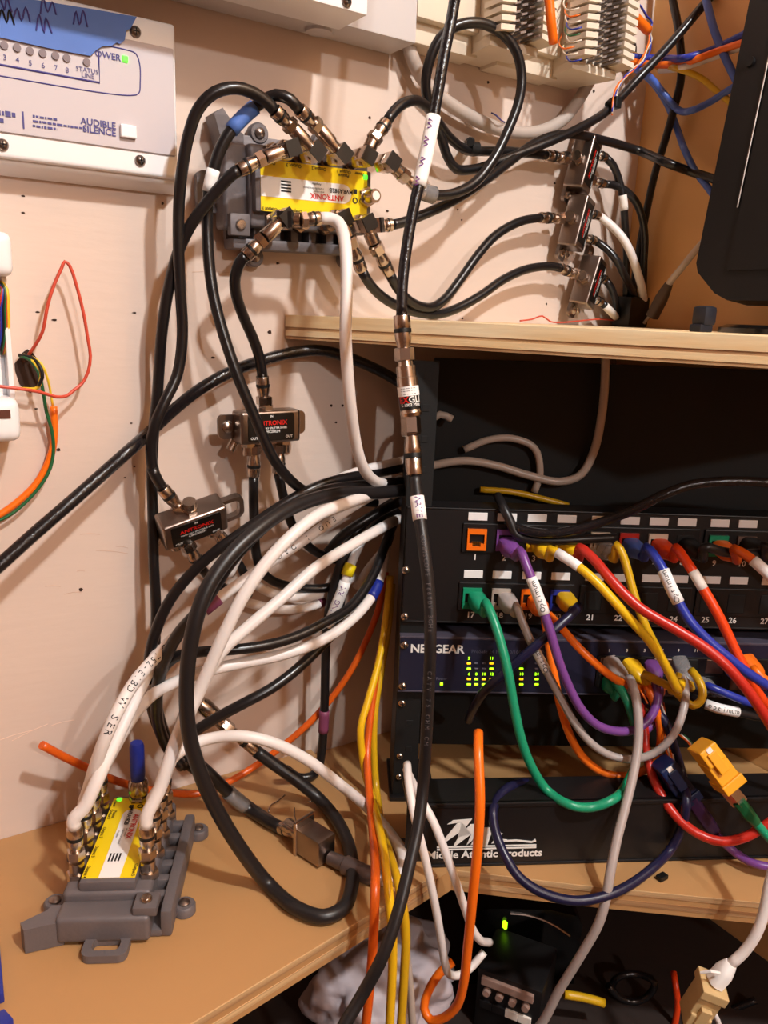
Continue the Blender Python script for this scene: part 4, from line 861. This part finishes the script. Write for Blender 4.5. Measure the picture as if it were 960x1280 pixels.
Rtext(sw, 'JFS524', 664, 812, .0040, MATS['dim_print'], 'LEFT', .0); Rtext(sw, 'Power', 551, 845, .0032, MATS['dim_print'])
def led(px, py, m, w=.0031, h=.0015):
    u_, v_ = RL(px, py); obj('status_light', rbox(u_-w/2, u_+w/2, v_-h/2, v_+h/2, .0040, .0052, .0003, 1), m, sw, local=True)
for x, rows in ((585, 'ag.ag'), (594, '...gg'), (603.5, '...ag'), (613, 'ag.ag'), (650, '.g.ag'), (669, '...gg')):
    for k, c in enumerate(rows):
        if c != '.': led(x, [826, 832.5, 839, 845.5, 852][k], amberled if c == 'a' else limeled)
        elif k in (0, 1, 3): led(x, [826, 832.5, 839, 845.5, 852][k], MATS['dim_print'], .0028, .0012)
for x, y, s in ((585, 819.5, '5'), (613, 819.5, '11'), (585, 839, '6'), (594, 839, '8'), (603.5, 839, '10'), (613, 839, '12'), (650, 839, '18'), (669, 839, '24')): Rtext(sw, s, x, y, .0032, limeled, z=.0052)
led(551, 851.5, limeled, .0022, .0022)
for x, y in ((505, 803), (503, 854)):
    u_, v_ = RL(x, y); screw(sw, np.array(MR @ Vector((u_, v_, .0045))), enr, .0032, chrome)
u_, v_ = RL(503, 880); screw(rk, np.array(MR @ Vector((u_, v_, -.0015))), enr, .0032, chrome)
pbu0, pbt = RL(745, 816); pbu1, pbb = RL(962, 858)
obj('port_bank', rbox(pbu0, RWX-.004, pbb, pbt, .004, .0060, .0006), blackplas, sw, local=True)
for k in range(6):
    for r_ in range(2):
        u_ = pbu0+.009+k*.0205
        obj('switch_port', rbox(u_-.007, u_+.007, pbt-.0125-r_*.0135, pbt-.0012-r_*.0135, .0055, .0065, .0004, 1), mat('tin_port', (.52, .43, .38), .35, .9) if (k+r_) % 2 == 0 else blackdark, sw, local=True)
for k, s in enumerate('1 3 5 7 9 11'.split()): Rtext(sw, s, 759+k*22-(k > 3)*2, 810, .0034, whiteink)

# loose logo panel on the lower shelf
lp = thing('logo_panel', 'black rack panel with white swoosh logo standing on the lower shelf', 'panel', M=MP)
obj('plate', rbox(0, .40, .0003, LH, -.002, 0, .0005), blackmetal, lp, local=True)
obj('top_flange', rbox(0, .40, LH-.003, LH, -.03, .0014, .0006), blackmetal, lp, local=True)
obj('bottom_flange', rbox(0, .40, .0003, .0022, -.03, .001, .0006), blackmetal, lp, local=True)
a_, b_ = LPp(606, 1067); obj('printing', xf(text('Middle Atlantic Products', .0082, 'CENTER', .03), Matrix.Translation((a_, b_, .0006))), whiteink, lp, local=True)
for y in (1059, 1062): 
    a0_, b0_ = LPp(546, y); a1_, b1_ = LPp(670, y-1.5); obj('printed_line', box(a0_, a1_, b0_-.0005, b0_+.0005, 0, .0005), whiteink, lp, local=True)
def lpoly(pts):
    q = [LPp(*p) for p in pts]; obj('logo_stroke', prism(q, .0002, .0006), whiteink, lp, local=True)
lpoly([(553, 1051), (571, 1029), (577, 1027), (559, 1030), (566, 1025), (590, 1023), (572, 1046), (588, 1030), (600, 1029), (590, 1050), (583, 1056), (589, 1042), (569, 1057), (567, 1056), (578, 1037), (557, 1052)])
lpoly([(588, 1056), (599, 1036), (606, 1034), (597, 1053)]); lpoly([(600, 1052), (606, 1034), (620, 1034), (626, 1040), (614, 1041), (609, 1056), (600, 1056)])
lpoly([(614, 1054), (622, 1042), (628, 1041), (624, 1048), (634, 1049), (622, 1052)])
lpoly([(626, 1050), (645, 1049), (665, 1051), (669, 1048), (670, 1051), (664, 1053), (645, 1051), (626, 1052)])

# the rack's black backing sheet is added to give this gap its deep shade
# cables seen through the gap above the patch panel
cable('coax_cable', 'dim beige cable waving through the gap above the patch panel', C('r', (505, 590, -.040), (540, 582, -.040), (580, 576, -.040), (620, 582, -.040), (660, 594, -.040), (700, 602, -.040), (725, 594, -.040), (742, 565, -.040), (752, 520, -.040), (756, 480, -.04), (757, 445, -.04)), .0032, beige)
cable('coax_cable', 'dim beige cable curve deep in the gap above the patch panel', C('r', (580, 562, -.042), (610, 550, -.042), (640, 548, -.042), (668, 560, -.042), (675, 590, -.042), (668, 615, -.042)), .0028, beige)
cable('coax_cable', 'dim beige cable bend right behind the inline filter connectors', C('r', (525, 553, -.036), (535, 530, -.036), (550, 518, -.036), (565, 524, -.036)), .0028, beige)
cable('coax_cable', 'dim mustard cable low in the gap above the patch panel', C('r', (600, 612, -.042), (640, 615, -.042), (680, 624, -.042), (710, 632, -.042)), .0025, mustard)
cable('coax_cable', 'glossy black coax arching over the top right of the patch panel', C('r', (636, 655, .006), (652, 662, .014), (680, 667, .02), (712, 664, .024), (745, 655, .028), (790, 638, .032), (830, 618, .034), (865, 606, .034), (900, 602, .034), (940, 602, .034), (985, 606, .034)), .0034, blackg)
cable('coax_cable', 'black cable hanging over patch panel ports near number two', C('r', (622, 620, -.01), (630, 636, .006), (638, 652, .010), (645, 668, .012), (660, 674, .014), (690, 676, .016), (730, 674, .016), (770, 672, .012)), .0034, blackm)

# ================================================================== PATCH CORDS
def boot(parent, a, b, w=.0105, h=.0085, r1=.0034, m=green, up_v=u0, name='plug_boot', flat=.55):
    """moulded plug: square at the jack, round at the cable"""
    a = np.asarray(a, float); b = np.asarray(b, float); t = nrm(b-a); x = nrm(np.cross(t, up_v)); y = np.cross(x, t); L = np.linalg.norm(b-a)
    V = []; n = 16; secs = [(0, w, h, 4), (flat, w, h, 4), (flat+.15, w*.92, h*.95, 3), (.9, r1*2.5, r1*2.5, 2), (1, r1*2.1, r1*2.1, 2)]
    for f, ww, hh, e in secs:
        for k in range(n):
            q = 2*pi*k/n+pi/n; c, s = cos(q), sin(q); sc = 1/((abs(c)**(2*e/2)+abs(s)**(2*e/2))**(1/(2*e/2)))
            V.append(tuple(a+t*L*f+x*(c*sc*ww/2)+y*(s*sc*hh/2)))
    F_ = []
    for i in range(len(secs)-1):
        for k in range(n): k2 = (k+1) % n; F_.append((i*n+k, i*n+k2, (i+1)*n+k2, (i+1)*n+k))
    F_ += [tuple(range(n))[::-1], tuple(range((len(secs)-1)*n, len(secs)*n))]
    return obj(name, (V, F_), m, parent, smooth=True)
def patch(label, port, pts, m, r=.0029, boot_m=None, sleeves=(), bl=.020, tail=None, prints=(), bw=.0128, bh=.0112, dirv=None, clear=False):
    """port: (px, py) of the jack on the rack face; pts continue from the boot"""
    p0 = RK(port[0], port[1], .003)+np.array([0, 0, -.0022])+exr*.001; d = enr+np.array([0, 0, -.12])+exr*.08 if dirv is None else np.asarray(dirv)
    p1 = p0+nrm(d)*bl
    t, path = cable('network_cable', label, [p1-nrm(d)*.002, p1+nrm(d)*.004]+pts, r, m, sleeves=sleeves, prints=prints, extra=True)
    boot(t, p0, p1, bw, bh, r, boot_m or m)
    if tail is not None: boot(t, tail[0], tail[1], .0115, .009, r, tail[2] if len(tail) > 2 else m)
    return t, path
OPT = ('Optimum', .0050, blackink, True)
patch('green patch cord from port 17 hanging in a deep loop', (594, 744), C('r', (607, 753, .034), (615, 770, .042), (625, 800, .052), (635, 840, .06), (642, 880, .064), (650, 918, .066), (662, 953, .066), (684, 988, .066), (712, 1006, .066), (740, 1009, .066), (765, 1000, .062), (783, 980, .056), (796, 950, .05), (796, 910, .045), (782, 872, .04), (768, 850, .03)), green, .0033)
patch('grey patch cord from port 18 with a white sleeve', (631, 745), C('r', (645, 757, .03), (654, 780, .036), (664, 803, .04), (676, 825, .044), (690, 852, .048), (704, 878, .05), (718, 903, .05), (740, 930, .05), (765, 945, .05), (792, 949, .052), (820, 940, .054), (842, 918, .056), (854, 888, .05), (857, 865, .04), (853, 845, .03)), grey, .0029, sleeves=[((668, 808), (681, 838), whitelab, 'printed_sleeve', 1.15, OPT)])
patch('orange patch cord from port 19 hanging in a low loop', (668, 748), C('r', (681, 772, .024), (685, 800, .030), (692, 840, .036), (700, 880, .04), (712, 918, .042), (730, 948, .042), (755, 966, .042), (782, 970, .042), (806, 962, .042), (822, 942, .042), (826, 915, .04), (818, 880, .036), (808, 855, .028)), orange, .0030)
cable('network_cable', 'orange patch cord slanting right from behind the purple one to the switch', C('r', (686, 768, .018), (700, 783, .026), (722, 808, .036), (745, 830, .04), (768, 848, .036), (785, 857, .03), (805, 862, .02)), .0030, orange)
patch('navy patch cord from port 20 slanting left across the switch', (704, 744), C('r', (723, 758, .034), (712, 770, .040), (690, 789, .046), (664, 812, .048), (640, 833, .046), (620, 850, .040), (604, 866, .03), (592, 885, .012), (586, 900, -.01)), navy, .0034, boot_m=mustard, bl=.018)
patch('purple patch cord from port 2 with a white sleeve', (632, 676), C('r', (650, 688, .032), (658, 707, .040), (667, 730, .046), (678, 760, .05), (688, 790, .054), (698, 825, .056), (711, 858, .056), (726, 886, .056), (746, 906, .054), (770, 914, .05), (793, 912, .046), (812, 898, .042), (822, 872, .036), (818, 848, .026)), purple, .0032, boot_m=purple, sleeves=[((668, 722), (685, 764), whitelab, 'printed_sleeve', 1.2, OPT)])
patch('yellow patch cord from port 3 crossing the panel diagonally', (673, 677), C('r', (688, 687, .034), (706, 697, .042), (724, 709, .050), (746, 728, .058), (768, 752, .064), (790, 777, .066), (810, 799, .064), (826, 822, .060), (838, 844, .054), (848, 862, .048), (852, 852, .036)), yellow, .0032, boot_m=yellow, sleeves=[((697, 691), (722, 708), whitelab, 'white_sleeve', 1.12)])
patch('red patch cord from port 4 sweeping down to the right edge', (708, 678), C('r', (725, 685, .034), (742, 699, .044), (758, 718, .054), (776, 738, .062), (800, 760, .070), (826, 776, .076), (852, 791, .082), (880, 809, .088), (906, 830, .094), (930, 857, .098), (950, 885, .10), (975, 925, .10)), red, .0036, boot_m=yellow)
patch('yellow patch cord from port 5 with a clear plug', (751, 679), C('r', (771, 681, .03), (779, 695, .034), (785, 715, .038), (791, 738, .042), (798, 760, .046), (808, 785, .05), (822, 812, .05), (836, 838, .046), (848, 860, .044)), mustard, .0030, boot_m=clearplas)
patch('blue patch cord from port 6 with a white printed sleeve', (787, 677), C('r', (808, 684, .034), (818, 695, .042), (829, 713, .050), (838, 733, .056), (848, 753, .06), (862, 776, .066), (882, 798, .07), (905, 818, .074), (930, 838, .076), (960, 858, .076)), blue, .0034, boot_m=skyblue, sleeves=[((831, 716), (850, 749), whitelab, 'printed_sleeve', 1.2, OPT)])
patch('red-orange patch cord from port 7 with a white strip', (823, 678), C('r', (845, 685, .034), (855, 698, .042), (866, 714, .05), (879, 736, .056), (892, 758, .062), (906, 785, .066), (920, 815, .07), (934, 842, .074), (950, 870, .076), (975, 905, .078)), redor, .0034, boot_m=redor, sleeves=[((866, 712), (878, 733), creamlab, 'white_strip', 1.05)])
patch('orange patch cord from port 9 with a pale sleeve at the right edge', (899, 680), C('r', (918, 686, .036), (934, 695, .044), (948, 706, .050), (965, 722, .056), (990, 750, .06)), orange_d, .0034, boot_m=orange, sleeves=[((940, 699), (968, 726), whitelab, 'pale_sleeve', 1.15)])
patch('black patch cord from port 8 going right behind coloured cords', (858, 678), C('r', (880, 684, .034), (905, 690, .03), (935, 692, .026), (975, 690, .02)), blackm, .0034, boot_m=blackplas)
patch('black patch cord from port 10 at the right edge', (934, 676), C('r', (955, 682, .03), (975, 690, .034), (995, 705, .034)), blackm, .0034, boot_m=blackplas)
# cords at the switch ports
dn = enr+np.array([0, 0, -.5])
patch('grey network cord from the first switch port hanging to the bottom', (760, 822), C('r', (787, 848, .034), (794, 868, .044), (798, 900, .052), (797, 935, .06), (790, 975, .072), (780, 1015, .084), (771, 1050, .094), (763, 1090, .104), (757, 1125, .11), (748, 1155, .112), (726, 1194, .11), (700, 1236, .105), (668, 1290, .10)), grey, .0033, dirv=dn+exr*.35, bl=.026)
patch('yellow network cord from the second switch port', (784, 824), C('r', (806, 843, .032), (820, 850, .036), (834, 857, .038), (846, 866, .040), (856, 876, .042), (866, 882, .044), (876, 876, .044), (878, 862, .042), (872, 848, .036), (864, 838, .028)), mustard, .0030, boot_m=yellow, dirv=dn+exr*.4, bl=.022)
patch('purple network cord tucked beneath the yellow cord at the switch', (812, 826), C('r', (826, 850, .022), (824, 872, .026), (822, 890, .03), (815, 905, .034), (806, 915, .036)), purple, .0030, dirv=dn, bl=.018)
patch('yellow doubled cord hanging under the clear switch plug', (846, 822), C('r', (848, 845, .03), (842, 858, .036), (840, 866, .04)), mustard, .003, boot_m=clearplas, dirv=dn+exr*.1, bl=.022)
patch('blue network cord with clear plug leading right from the switch', (866, 846), C('r', (884, 857, .03), (898, 863, .034), (915, 870, .036), (935, 878, .036), (965, 885, .034)), blue, .0030, boot_m=clearplas, dirv=dn*.5+exr*.7, bl=.018)
patch('blue plug lower right on the switch beside the red cord', (908, 820), C('r', (924, 838, .028), (936, 848, .03), (955, 858, .03)), blue, .0030, boot_m=skyblue, dirv=dn+exr*.2, bl=.022)
patch('orange network cord at the switch near the right edge', (930, 820), C('r', (942, 836, .032), (952, 846, .036), (970, 858, .036)), orange, .0031, dirv=dn+exr*.3, bl=.022)
patch('red network cord hanging from lower switch ports to the right edge', (795, 850), C('r', (800, 880, .03), (805, 910, .036), (808, 940, .044), (815, 968, .054), (826, 993, .064), (846, 1021, .074), (872, 1042, .082), (902, 1052, .088), (932, 1046, .09), (955, 1033, .09), (980, 1015, .09)), red, .0034, dirv=dn, bl=.018)
patch('dark navy network cord dropping from the switch behind the yellow jack', (786, 856), C('r', (806, 876, .03), (822, 890, .036), (834, 908, .042), (843, 935, .046), (852, 965, .05), (858, 1000, .054), (852, 1035, .06), (838, 1062, .07), (818, 1083, .085), (795, 1101, .10), (770, 1115, .108), (745, 1123, .112), (720, 1126, .114), (692, 1121, .114), (665, 1109, .112), (645, 1092, .108), (630, 1067, .10), (620, 1042, .09), (616, 1017, .08), (622, 998, .07), (636, 984, .06), (656, 979, .05), (680, 981, .04), (705, 990, .03)), navy, .0033, dirv=dn+exr*.4, bl=.016)
patch('orange network cord behind the dark navy one under the switch', (815, 850), C('r', (826, 880, .02), (828, 905, .024), (830, 930, .026)), orange_d, .0028, dirv=dn, bl=.016)
patch('green plug at the left of the switch ports', (760, 845), C('r', (775, 860, .02), (786, 885, .018), (792, 905, .014)), green, .0028, dirv=dn, bl=.014)
cable('black_cable', 'black cable with white printed tag below the blue cord', C('r', (865, 872, .02), (882, 880, .03), (900, 886, .034), (922, 890, .034), (950, 896, .03), (980, 900, .03)), .0034, blackm, sleeves=[((882, 880), (921, 890), whitelab, 'printed_tag', 1.15, ('optimum', .005, blackink, False))])

# keystone couplers
def keystone(name, label, c, t, upv, m, s=1.0):
    t = nrm(t); x = nrm(np.cross(t, upv)); y = np.cross(x, t); M = mat4(x, y, t, c)
    o = thing(name, label, 'keystone jack', M=M)
    def P(nm, g, mm, par=o): return obj(nm, g, mm, par, local=True)
    k = s
    P('body', rbox(-.0075*k, .0075*k, -.008*k, .008*k, -.004*k, .012*k, .0008), m)
    P('front_rim', rbox(-.0085*k, .0085*k, -.010*k, .010*k, .011*k, .018*k, .0008), m)
    P('wire_cap', rbox(-.007*k, .007*k, -.009*k, .010*k, -.016*k, -.003*k, .0012), m)
    P('latch', rbox(-.0035*k, .0035*k, .008*k, .0115*k, -.012*k, .004*k, .0006), m)
    P('wire_slot', rbox(-.002*k, .002*k, .0095*k, .0106*k, -.0155*k, -.008*k, .0003), creamlab)
    return o
gd = nrm(RK(935, 1010, .09)-RK(890, 950, .08))
keystone('keystone_jack', 'yellow keystone jack dangling with a green cord plugged in', RK(893, 955, .085), gd, nrm(enr+u0*.4), mat('amber_jack', (.95, .66, .12), .4))
a_ = RK(905, 985, .087)
t, _ = cable('network_cable', 'green patch cord with metal plug in the yellow keystone jack', [RK(934, 1016, .09), RK(946, 1030, .092), RK(960, 1046, .094), RK(985, 1072, .094)], .0031, green, extra=True)
boot(t, RK(922, 1000, .089), RK(945, 1029, .092), .0105, .0085, .0032, mat('deep_green', (.06, .36, .20), .4))
obj('metal_plug', cyl(RK(903, 978, .086), RK(925, 1004, .089), .0058, 4), chrome, t)
for k in range(3): cable('thin_wire', ['orange', 'white', 'green'][k]+' thin wire entering the yellow keystone jack', C('r', (848+k*3, 918, .05), (860+k*2, 928, .06), (868+k, 938, .07), (876, 944+k, .078)), .0006, [orange, creamlab, greenw][k], cat='wire')
kb = mat('dark_blue_jack', (.06, .13, .30), .4)
keystone('keystone_jack', 'dark blue keystone jack hanging left of the yellow jack', RK(843, 975, .06), nrm(RK(875, 1020, .066)-RK(840, 970, .06)), nrm(enr+u0*.3), kb)
t, _ = cable('network_cable', 'purple patch cord leaving the dark blue keystone jack', C('r', (897, 1046, .07), (912, 1060, .074), (928, 1072, .076), (945, 1080, .078), (975, 1086, .078)), .0030, purple, extra=True)
boot(t, RK(862, 995, .066), RK(899, 1048, .07), .0125, .010, .0032, mat('dark_purple', (.24, .13, .32), .45))
for k in range(4): cable('thin_wire', ['leftmost', 'second', 'third', 'rightmost'][k]+(' white' if k % 2 else ' orange')+' loose wire above the dark blue keystone jack', C('r', (800+k*6, 862, .03), (815+k*5, 890, .036), (826+k*4, 920, .042), (836+k*2, 950, .05), (838+k*2, 966, .056)), .0007, [orange, creamlab][k % 2], cat='wire', group='loose wires above the dark blue jack')

# ================================================================== FRONT HANGING CABLES BELOW THE SWITCH
cable('white_cable', 'white cable falling left of two beside the logo panel', C('d', (509, 955, .49), (511, 980, .47), (518, 1020, .455), (530, 1067, .452), (542, 1122, .452), (551, 1172, .455), (556, 1203, .46), (562, 1218, .465), (574, 1219, .47), (588, 1210, .475), (605, 1190, .48)), .0028, whitej)
cable('white_cable', 'white cable falling right of two across the swoosh logo', C('d', (508, 962, .51), (525, 997, .47), (542, 1028, .46), (562, 1080, .455), (580, 1132, .457), (590, 1160, .46), (600, 1175, .465), (612, 1178, .48)), .0028, whitej)
cable('orange_cable', 'straight orange cable hanging in front of the swoosh logo', C('d', (598, 915, .475), (598, 940, .46), (600, 1000, .445), (597, 1060, .44), (591, 1120, .44), (585, 1180, .445), (579, 1232, .45), (571, 1257, .455), (555, 1272, .46), (538, 1275, .465), (530, 1260, .47), (536, 1238, .475), (550, 1216, .48), (566, 1202, .485)), .0032, orange)

# ================================================================== DARK MONITOR ON THE SHELF
m0 = S(866, 345, .07); m1 = S(936, 0, .047); eu_ = nrm(m1-m0); er_ = np.array([.0, -1., 0]); er_ = nrm(er_-eu_*(er_ @ eu_)); en_ = np.cross(er_, eu_)
MM = mat4(er_, eu_, en_, m0)
mon = thing('monitor', 'tilted black monitor standing at the right edge of the shelf', 'monitor', M=MM)
mblk = mat('matte_black_monitor', (.065, .052, .056), .5, spec=.3); mscr = mat('dark_screen', (.06, .045, .045), .55, spec=.3)
prof = [(0, .010), (.003, .003), (.022, -.013), (.034, -.018), (.30, -.018), (.30, .40), (0, .40)]
obj('bezel', prism(prof, -.028, -.001), mblk, mon, local=True)
obj('screen', prism([(.030, .004), (.28, .004), (.28, .385), (.030, .385)], -.004, .0008), mscr, mon, local=True)
obj('trim_line', tube([np.array([.027, .05, .0]), np.array([.027, .39, .0])], .0007, 6), steel, mon, local=True)
obj('button', lathe((.012, .155, -.003), (.012, .155, .0012), [(0, .004), (1, .0035)], 14), mblk, mon, local=True, smooth=True)
obj('neck', rbox(.568, .600, -.30, -.22, SZ+.003, SZ+.08, .004), mblk, mon, smooth=True)
obj('base', lathe((.570, -.225, SZ), (.570, -.225, SZ+.006), [(0, .060), (.6, .060), (1, .054)], 40), mat('gloss_base', (.06, .05, .05), .2), mon, smooth=True)
# plugs between corner and monitor
t, _ = cable('beige_cable', 'beige cable with dark moulded plug leaning in the corner on the shelf', C('s', (895, 285, .015), (868, 315, .025), (852, 335, .03), (838, 352, .03), (828, 368, .03)), .003, beige, extra=True)
boot(t, S(815, 396, .03), S(836, 355, .03), .010, .010, .0034, mat('brown_plug', (.30, .23, .18), .6)); obj('prong', cyl(S(805, 404, .03), S(816, 390, .03), .0016, 6), steel, t)
cl_ = D(880, 392, .55); bcp = thing('blue_clip', 'dark blue plastic plug on the shelf beside the monitor', 'plug', loc=(cl_[0], cl_[1], SZ))
obj('body', rbox(cl_[0]-.005, cl_[0]+.008, cl_[1]-.005, cl_[1]+.006, SZ+.004, SZ+.017, .003), mat('dusk_blue', (.03, .045, .11), .6), bcp, smooth=True); obj('foot', rbox(cl_[0]-.007, cl_[0]+.006, cl_[1]-.004, cl_[1]+.005, SZ, SZ+.005, .001), MATS['dusk_blue'], bcp)
# dark stuff behind the corner splitters
dk = W(790, 400, .02); obj('black_adapter', rbox(dk[0]-.018, dk[0]+.016, dk[1]-.012, dk[1]+.010, SZ, SZ+.028, .003), blackplas, None, smooth=True, label='small black adapter box in the corner on the shelf', cat='adapter')

# ================================================================== BOTTOM
# blue plastic bits at the left edge of the bench
for k, (a, b, w, lb) in enumerate([((-9, 1172), (-3, 1250), .0033, 'upright blue plastic strip at the left edge of the bench'), ((-18, 1296), (12, 1276), .005, 'blue plastic bit at the bottom left corner')]):
    A, B = Zp(a[0], a[1], ZB+w), Zp(b[0], b[1], ZB+w); d = nrm(B-A); x, y, _ = frame_of(d)
    V, F_ = rbox(-w, w, -w, w, 0, np.linalg.norm(B-A), .001); obj('blue_plastic', ([tuple(A+x*p[0]+np.cross(d, x)*p[1]+d*p[2]) for p in V], F_), bluesleeve, None, smooth=True, label=lb, cat='plastic')
# chip on the lower shelf
p = Zp(827, 1099, ZB-.005); obj('debris', rbox(p[0]-.004, p[0]+.004, p[1]-.0025, p[1]+.0025, ZB-.005, ZB-.0015, .0008), rubber, None, label='small black crumb on the lower shelf below the logo panel', cat='debris')
# crumpled white bag
bp_ = Zp(488, 1290, ZL); bm = bmesh.new(); bmesh.ops.create_icosphere(bm, subdivisions=5, radius=1)
from mathutils import noise as mnoise
for v in bm.verts:
    n_ = mnoise.noise(v.co*2.2)*.30+abs(mnoise.noise(v.co*4))*.10; v.co *= (1+n_); v.co = Vector((v.co.x*.058, v.co.y*.045, max(v.co.z*.036, -.03)))
g = [tuple(v.co+Vector((bp_[0]+.005, bp_[1]+.02, ZL+.03))) for v in bm.verts], [tuple(l.index for l in f.verts) for f in bm.faces]
bm.verts.index_update(); bm.free()
obj('plastic_bag', g, mat('white_bag', (.74, .69, .71), .5, bump=.3, bscale=90), None, smooth='all', label='crumpled white plastic bag under the bench', cat='bag')
# upright black modem
mo = Zp(660, 1262, ZL); zmt = ZL+.16; 
pm = D(655, 1150, .565)
mdm = thing('modem', 'upright black modem with a lime light under the lower shelf', 'modem', loc=(pm[0], pm[1], ZL))
Mm = mat4(exr, -enr, u0, (pm[0], pm[1], ZL)); hz = pm[2]-ZL+.010
prof = [(-.042, 0), (.048, 0), (.050, hz*.8), (.044, hz*.92), (.02, hz), (-.030, hz*1.01), (-.042, hz*.96)]
V, F_ = prism(prof, 0, .05); V = [tuple(Mm @ Vector((p[0], p[2], p[1]))) for p in V]; obj('case', (V, F_), mat('gloss_black', (.035, .03, .03), .15), mdm)
lp_ = D(630, 1155, .5635); obj('light', rbox(lp_[0]-.0013, lp_[0]+.0013, lp_[1]-.003, lp_[1]+.0008, lp_[2]-.0032, lp_[2]+.0032, .0006), limeled, mdm)
obj('trim', tube(catmull([np.array(Mm @ Vector((-.012+q*.052, -.0006, hz*.955-.022*q*q))) for q in (0, .25, .5, .75, 1)], .003), .0008, 6), steel, mdm)
# black distribution box with four tags
A_ = D(603, 1218, .52); B_ = Zp(668, 1243, A_[2]); ej = nrm(B_-A_); nj = np.array([ej[1], -ej[0], 0.]); nj = nj if nj @ f0 < 0 else -nj
LJ = np.linalg.norm(B_-A_); hz2 = A_[2]-ZL; MD = mat4(ej, -nj, u0, (A_[0], A_[1], ZL))
dbx = thing('junction_box', 'black junction box with four small grey tags at the bottom', 'box', M=MD)
obj('case', rbox(-.004, LJ+.006, 0, .05, 0, hz2+.004, .002), blackplas, dbx, local=True, smooth=True)
obj('tag_strip', rbox(0, LJ, -.003, .001, hz2-.007, hz2, .0008), mat('dusty_grey', (.62, .50, .45), .6), dbx, local=True)
for k in range(4):
    xk = LJ*(.12+.25*k)
    obj('knob', lathe((xk, 0, hz2-.013), (xk, -.004, hz2-.013), [(0, .0032), (1, .0028)], 12), MATS['dusty_grey'], dbx, local=True)
    obj('tag', rbox(xk-.005, xk+.005, -.002, .001, hz2-.029, hz2-.022, .0004), creamlab if k > 1 else blackmetal, dbx, local=True)
cable('yellow_cable', 'short yellow cable end low among the black boxes', C('d', (705, 1243, .52), (725, 1246, .52), (742, 1250, .52), (755, 1254, .52)), .0034, mustard)
cable('black_cable', 'coiled black cable loops under the lower shelf', C('d', (760, 1232, .55), (775, 1247, .55), (795, 1252, .55), (812, 1243, .55), (818, 1228, .55), (800, 1218, .56), (775, 1220, .56), (765, 1235, .56), (785, 1256, .55), (812, 1262, .55), (830, 1290, .55)), .0030, blackg)
cable('orange_cable', 'short red-orange cable low at right among dark cables', C('d', (842, 1215, .54), (845, 1235, .53), (847, 1255, .53), (842, 1290, .53)), .0026, redor)
# white cord with beige jack
t, _ = cable('white_cable', 'white network cable hanging down at the right edge to the beige jack', C('d', (975, 1060, .44), (962, 1105, .435), (955, 1140, .432), (945, 1168, .43), (928, 1192, .43), (912, 1206, .43)), .0034, whitej, extra=True)
boot(t, D(893, 1228, .43), D(914, 1204, .43), .012, .010, .0036, whitelab)
obj('latch', rbox(-.0015, .0015, -.001, .001, 0, .012, .0003) if False else tube([D(899, 1216, .425), D(888, 1214, .422), D(876, 1216, .425)], .0010, 6), whitelab, t)
keystone('keystone_jack', 'beige keystone jack on the white cable at the bottom right', D(877, 1252, .432), D(893, 1228, .43)-D(868, 1266, .434), nrm(-f0+u0*.5), mat('ivory_jack', (.80, .68, .48), .5))
cable('white_cable', 'thin white cable below the beige jack', C('d', (890, 1262, .45), (897, 1275, .45), (903, 1295, .45)), .0018, whitej)
cable('navy_cable', 'dark blue wires behind the beige jack', C('d', (858, 1250, .45), (855, 1268, .45), (860, 1292, .45)), .0022, navy)
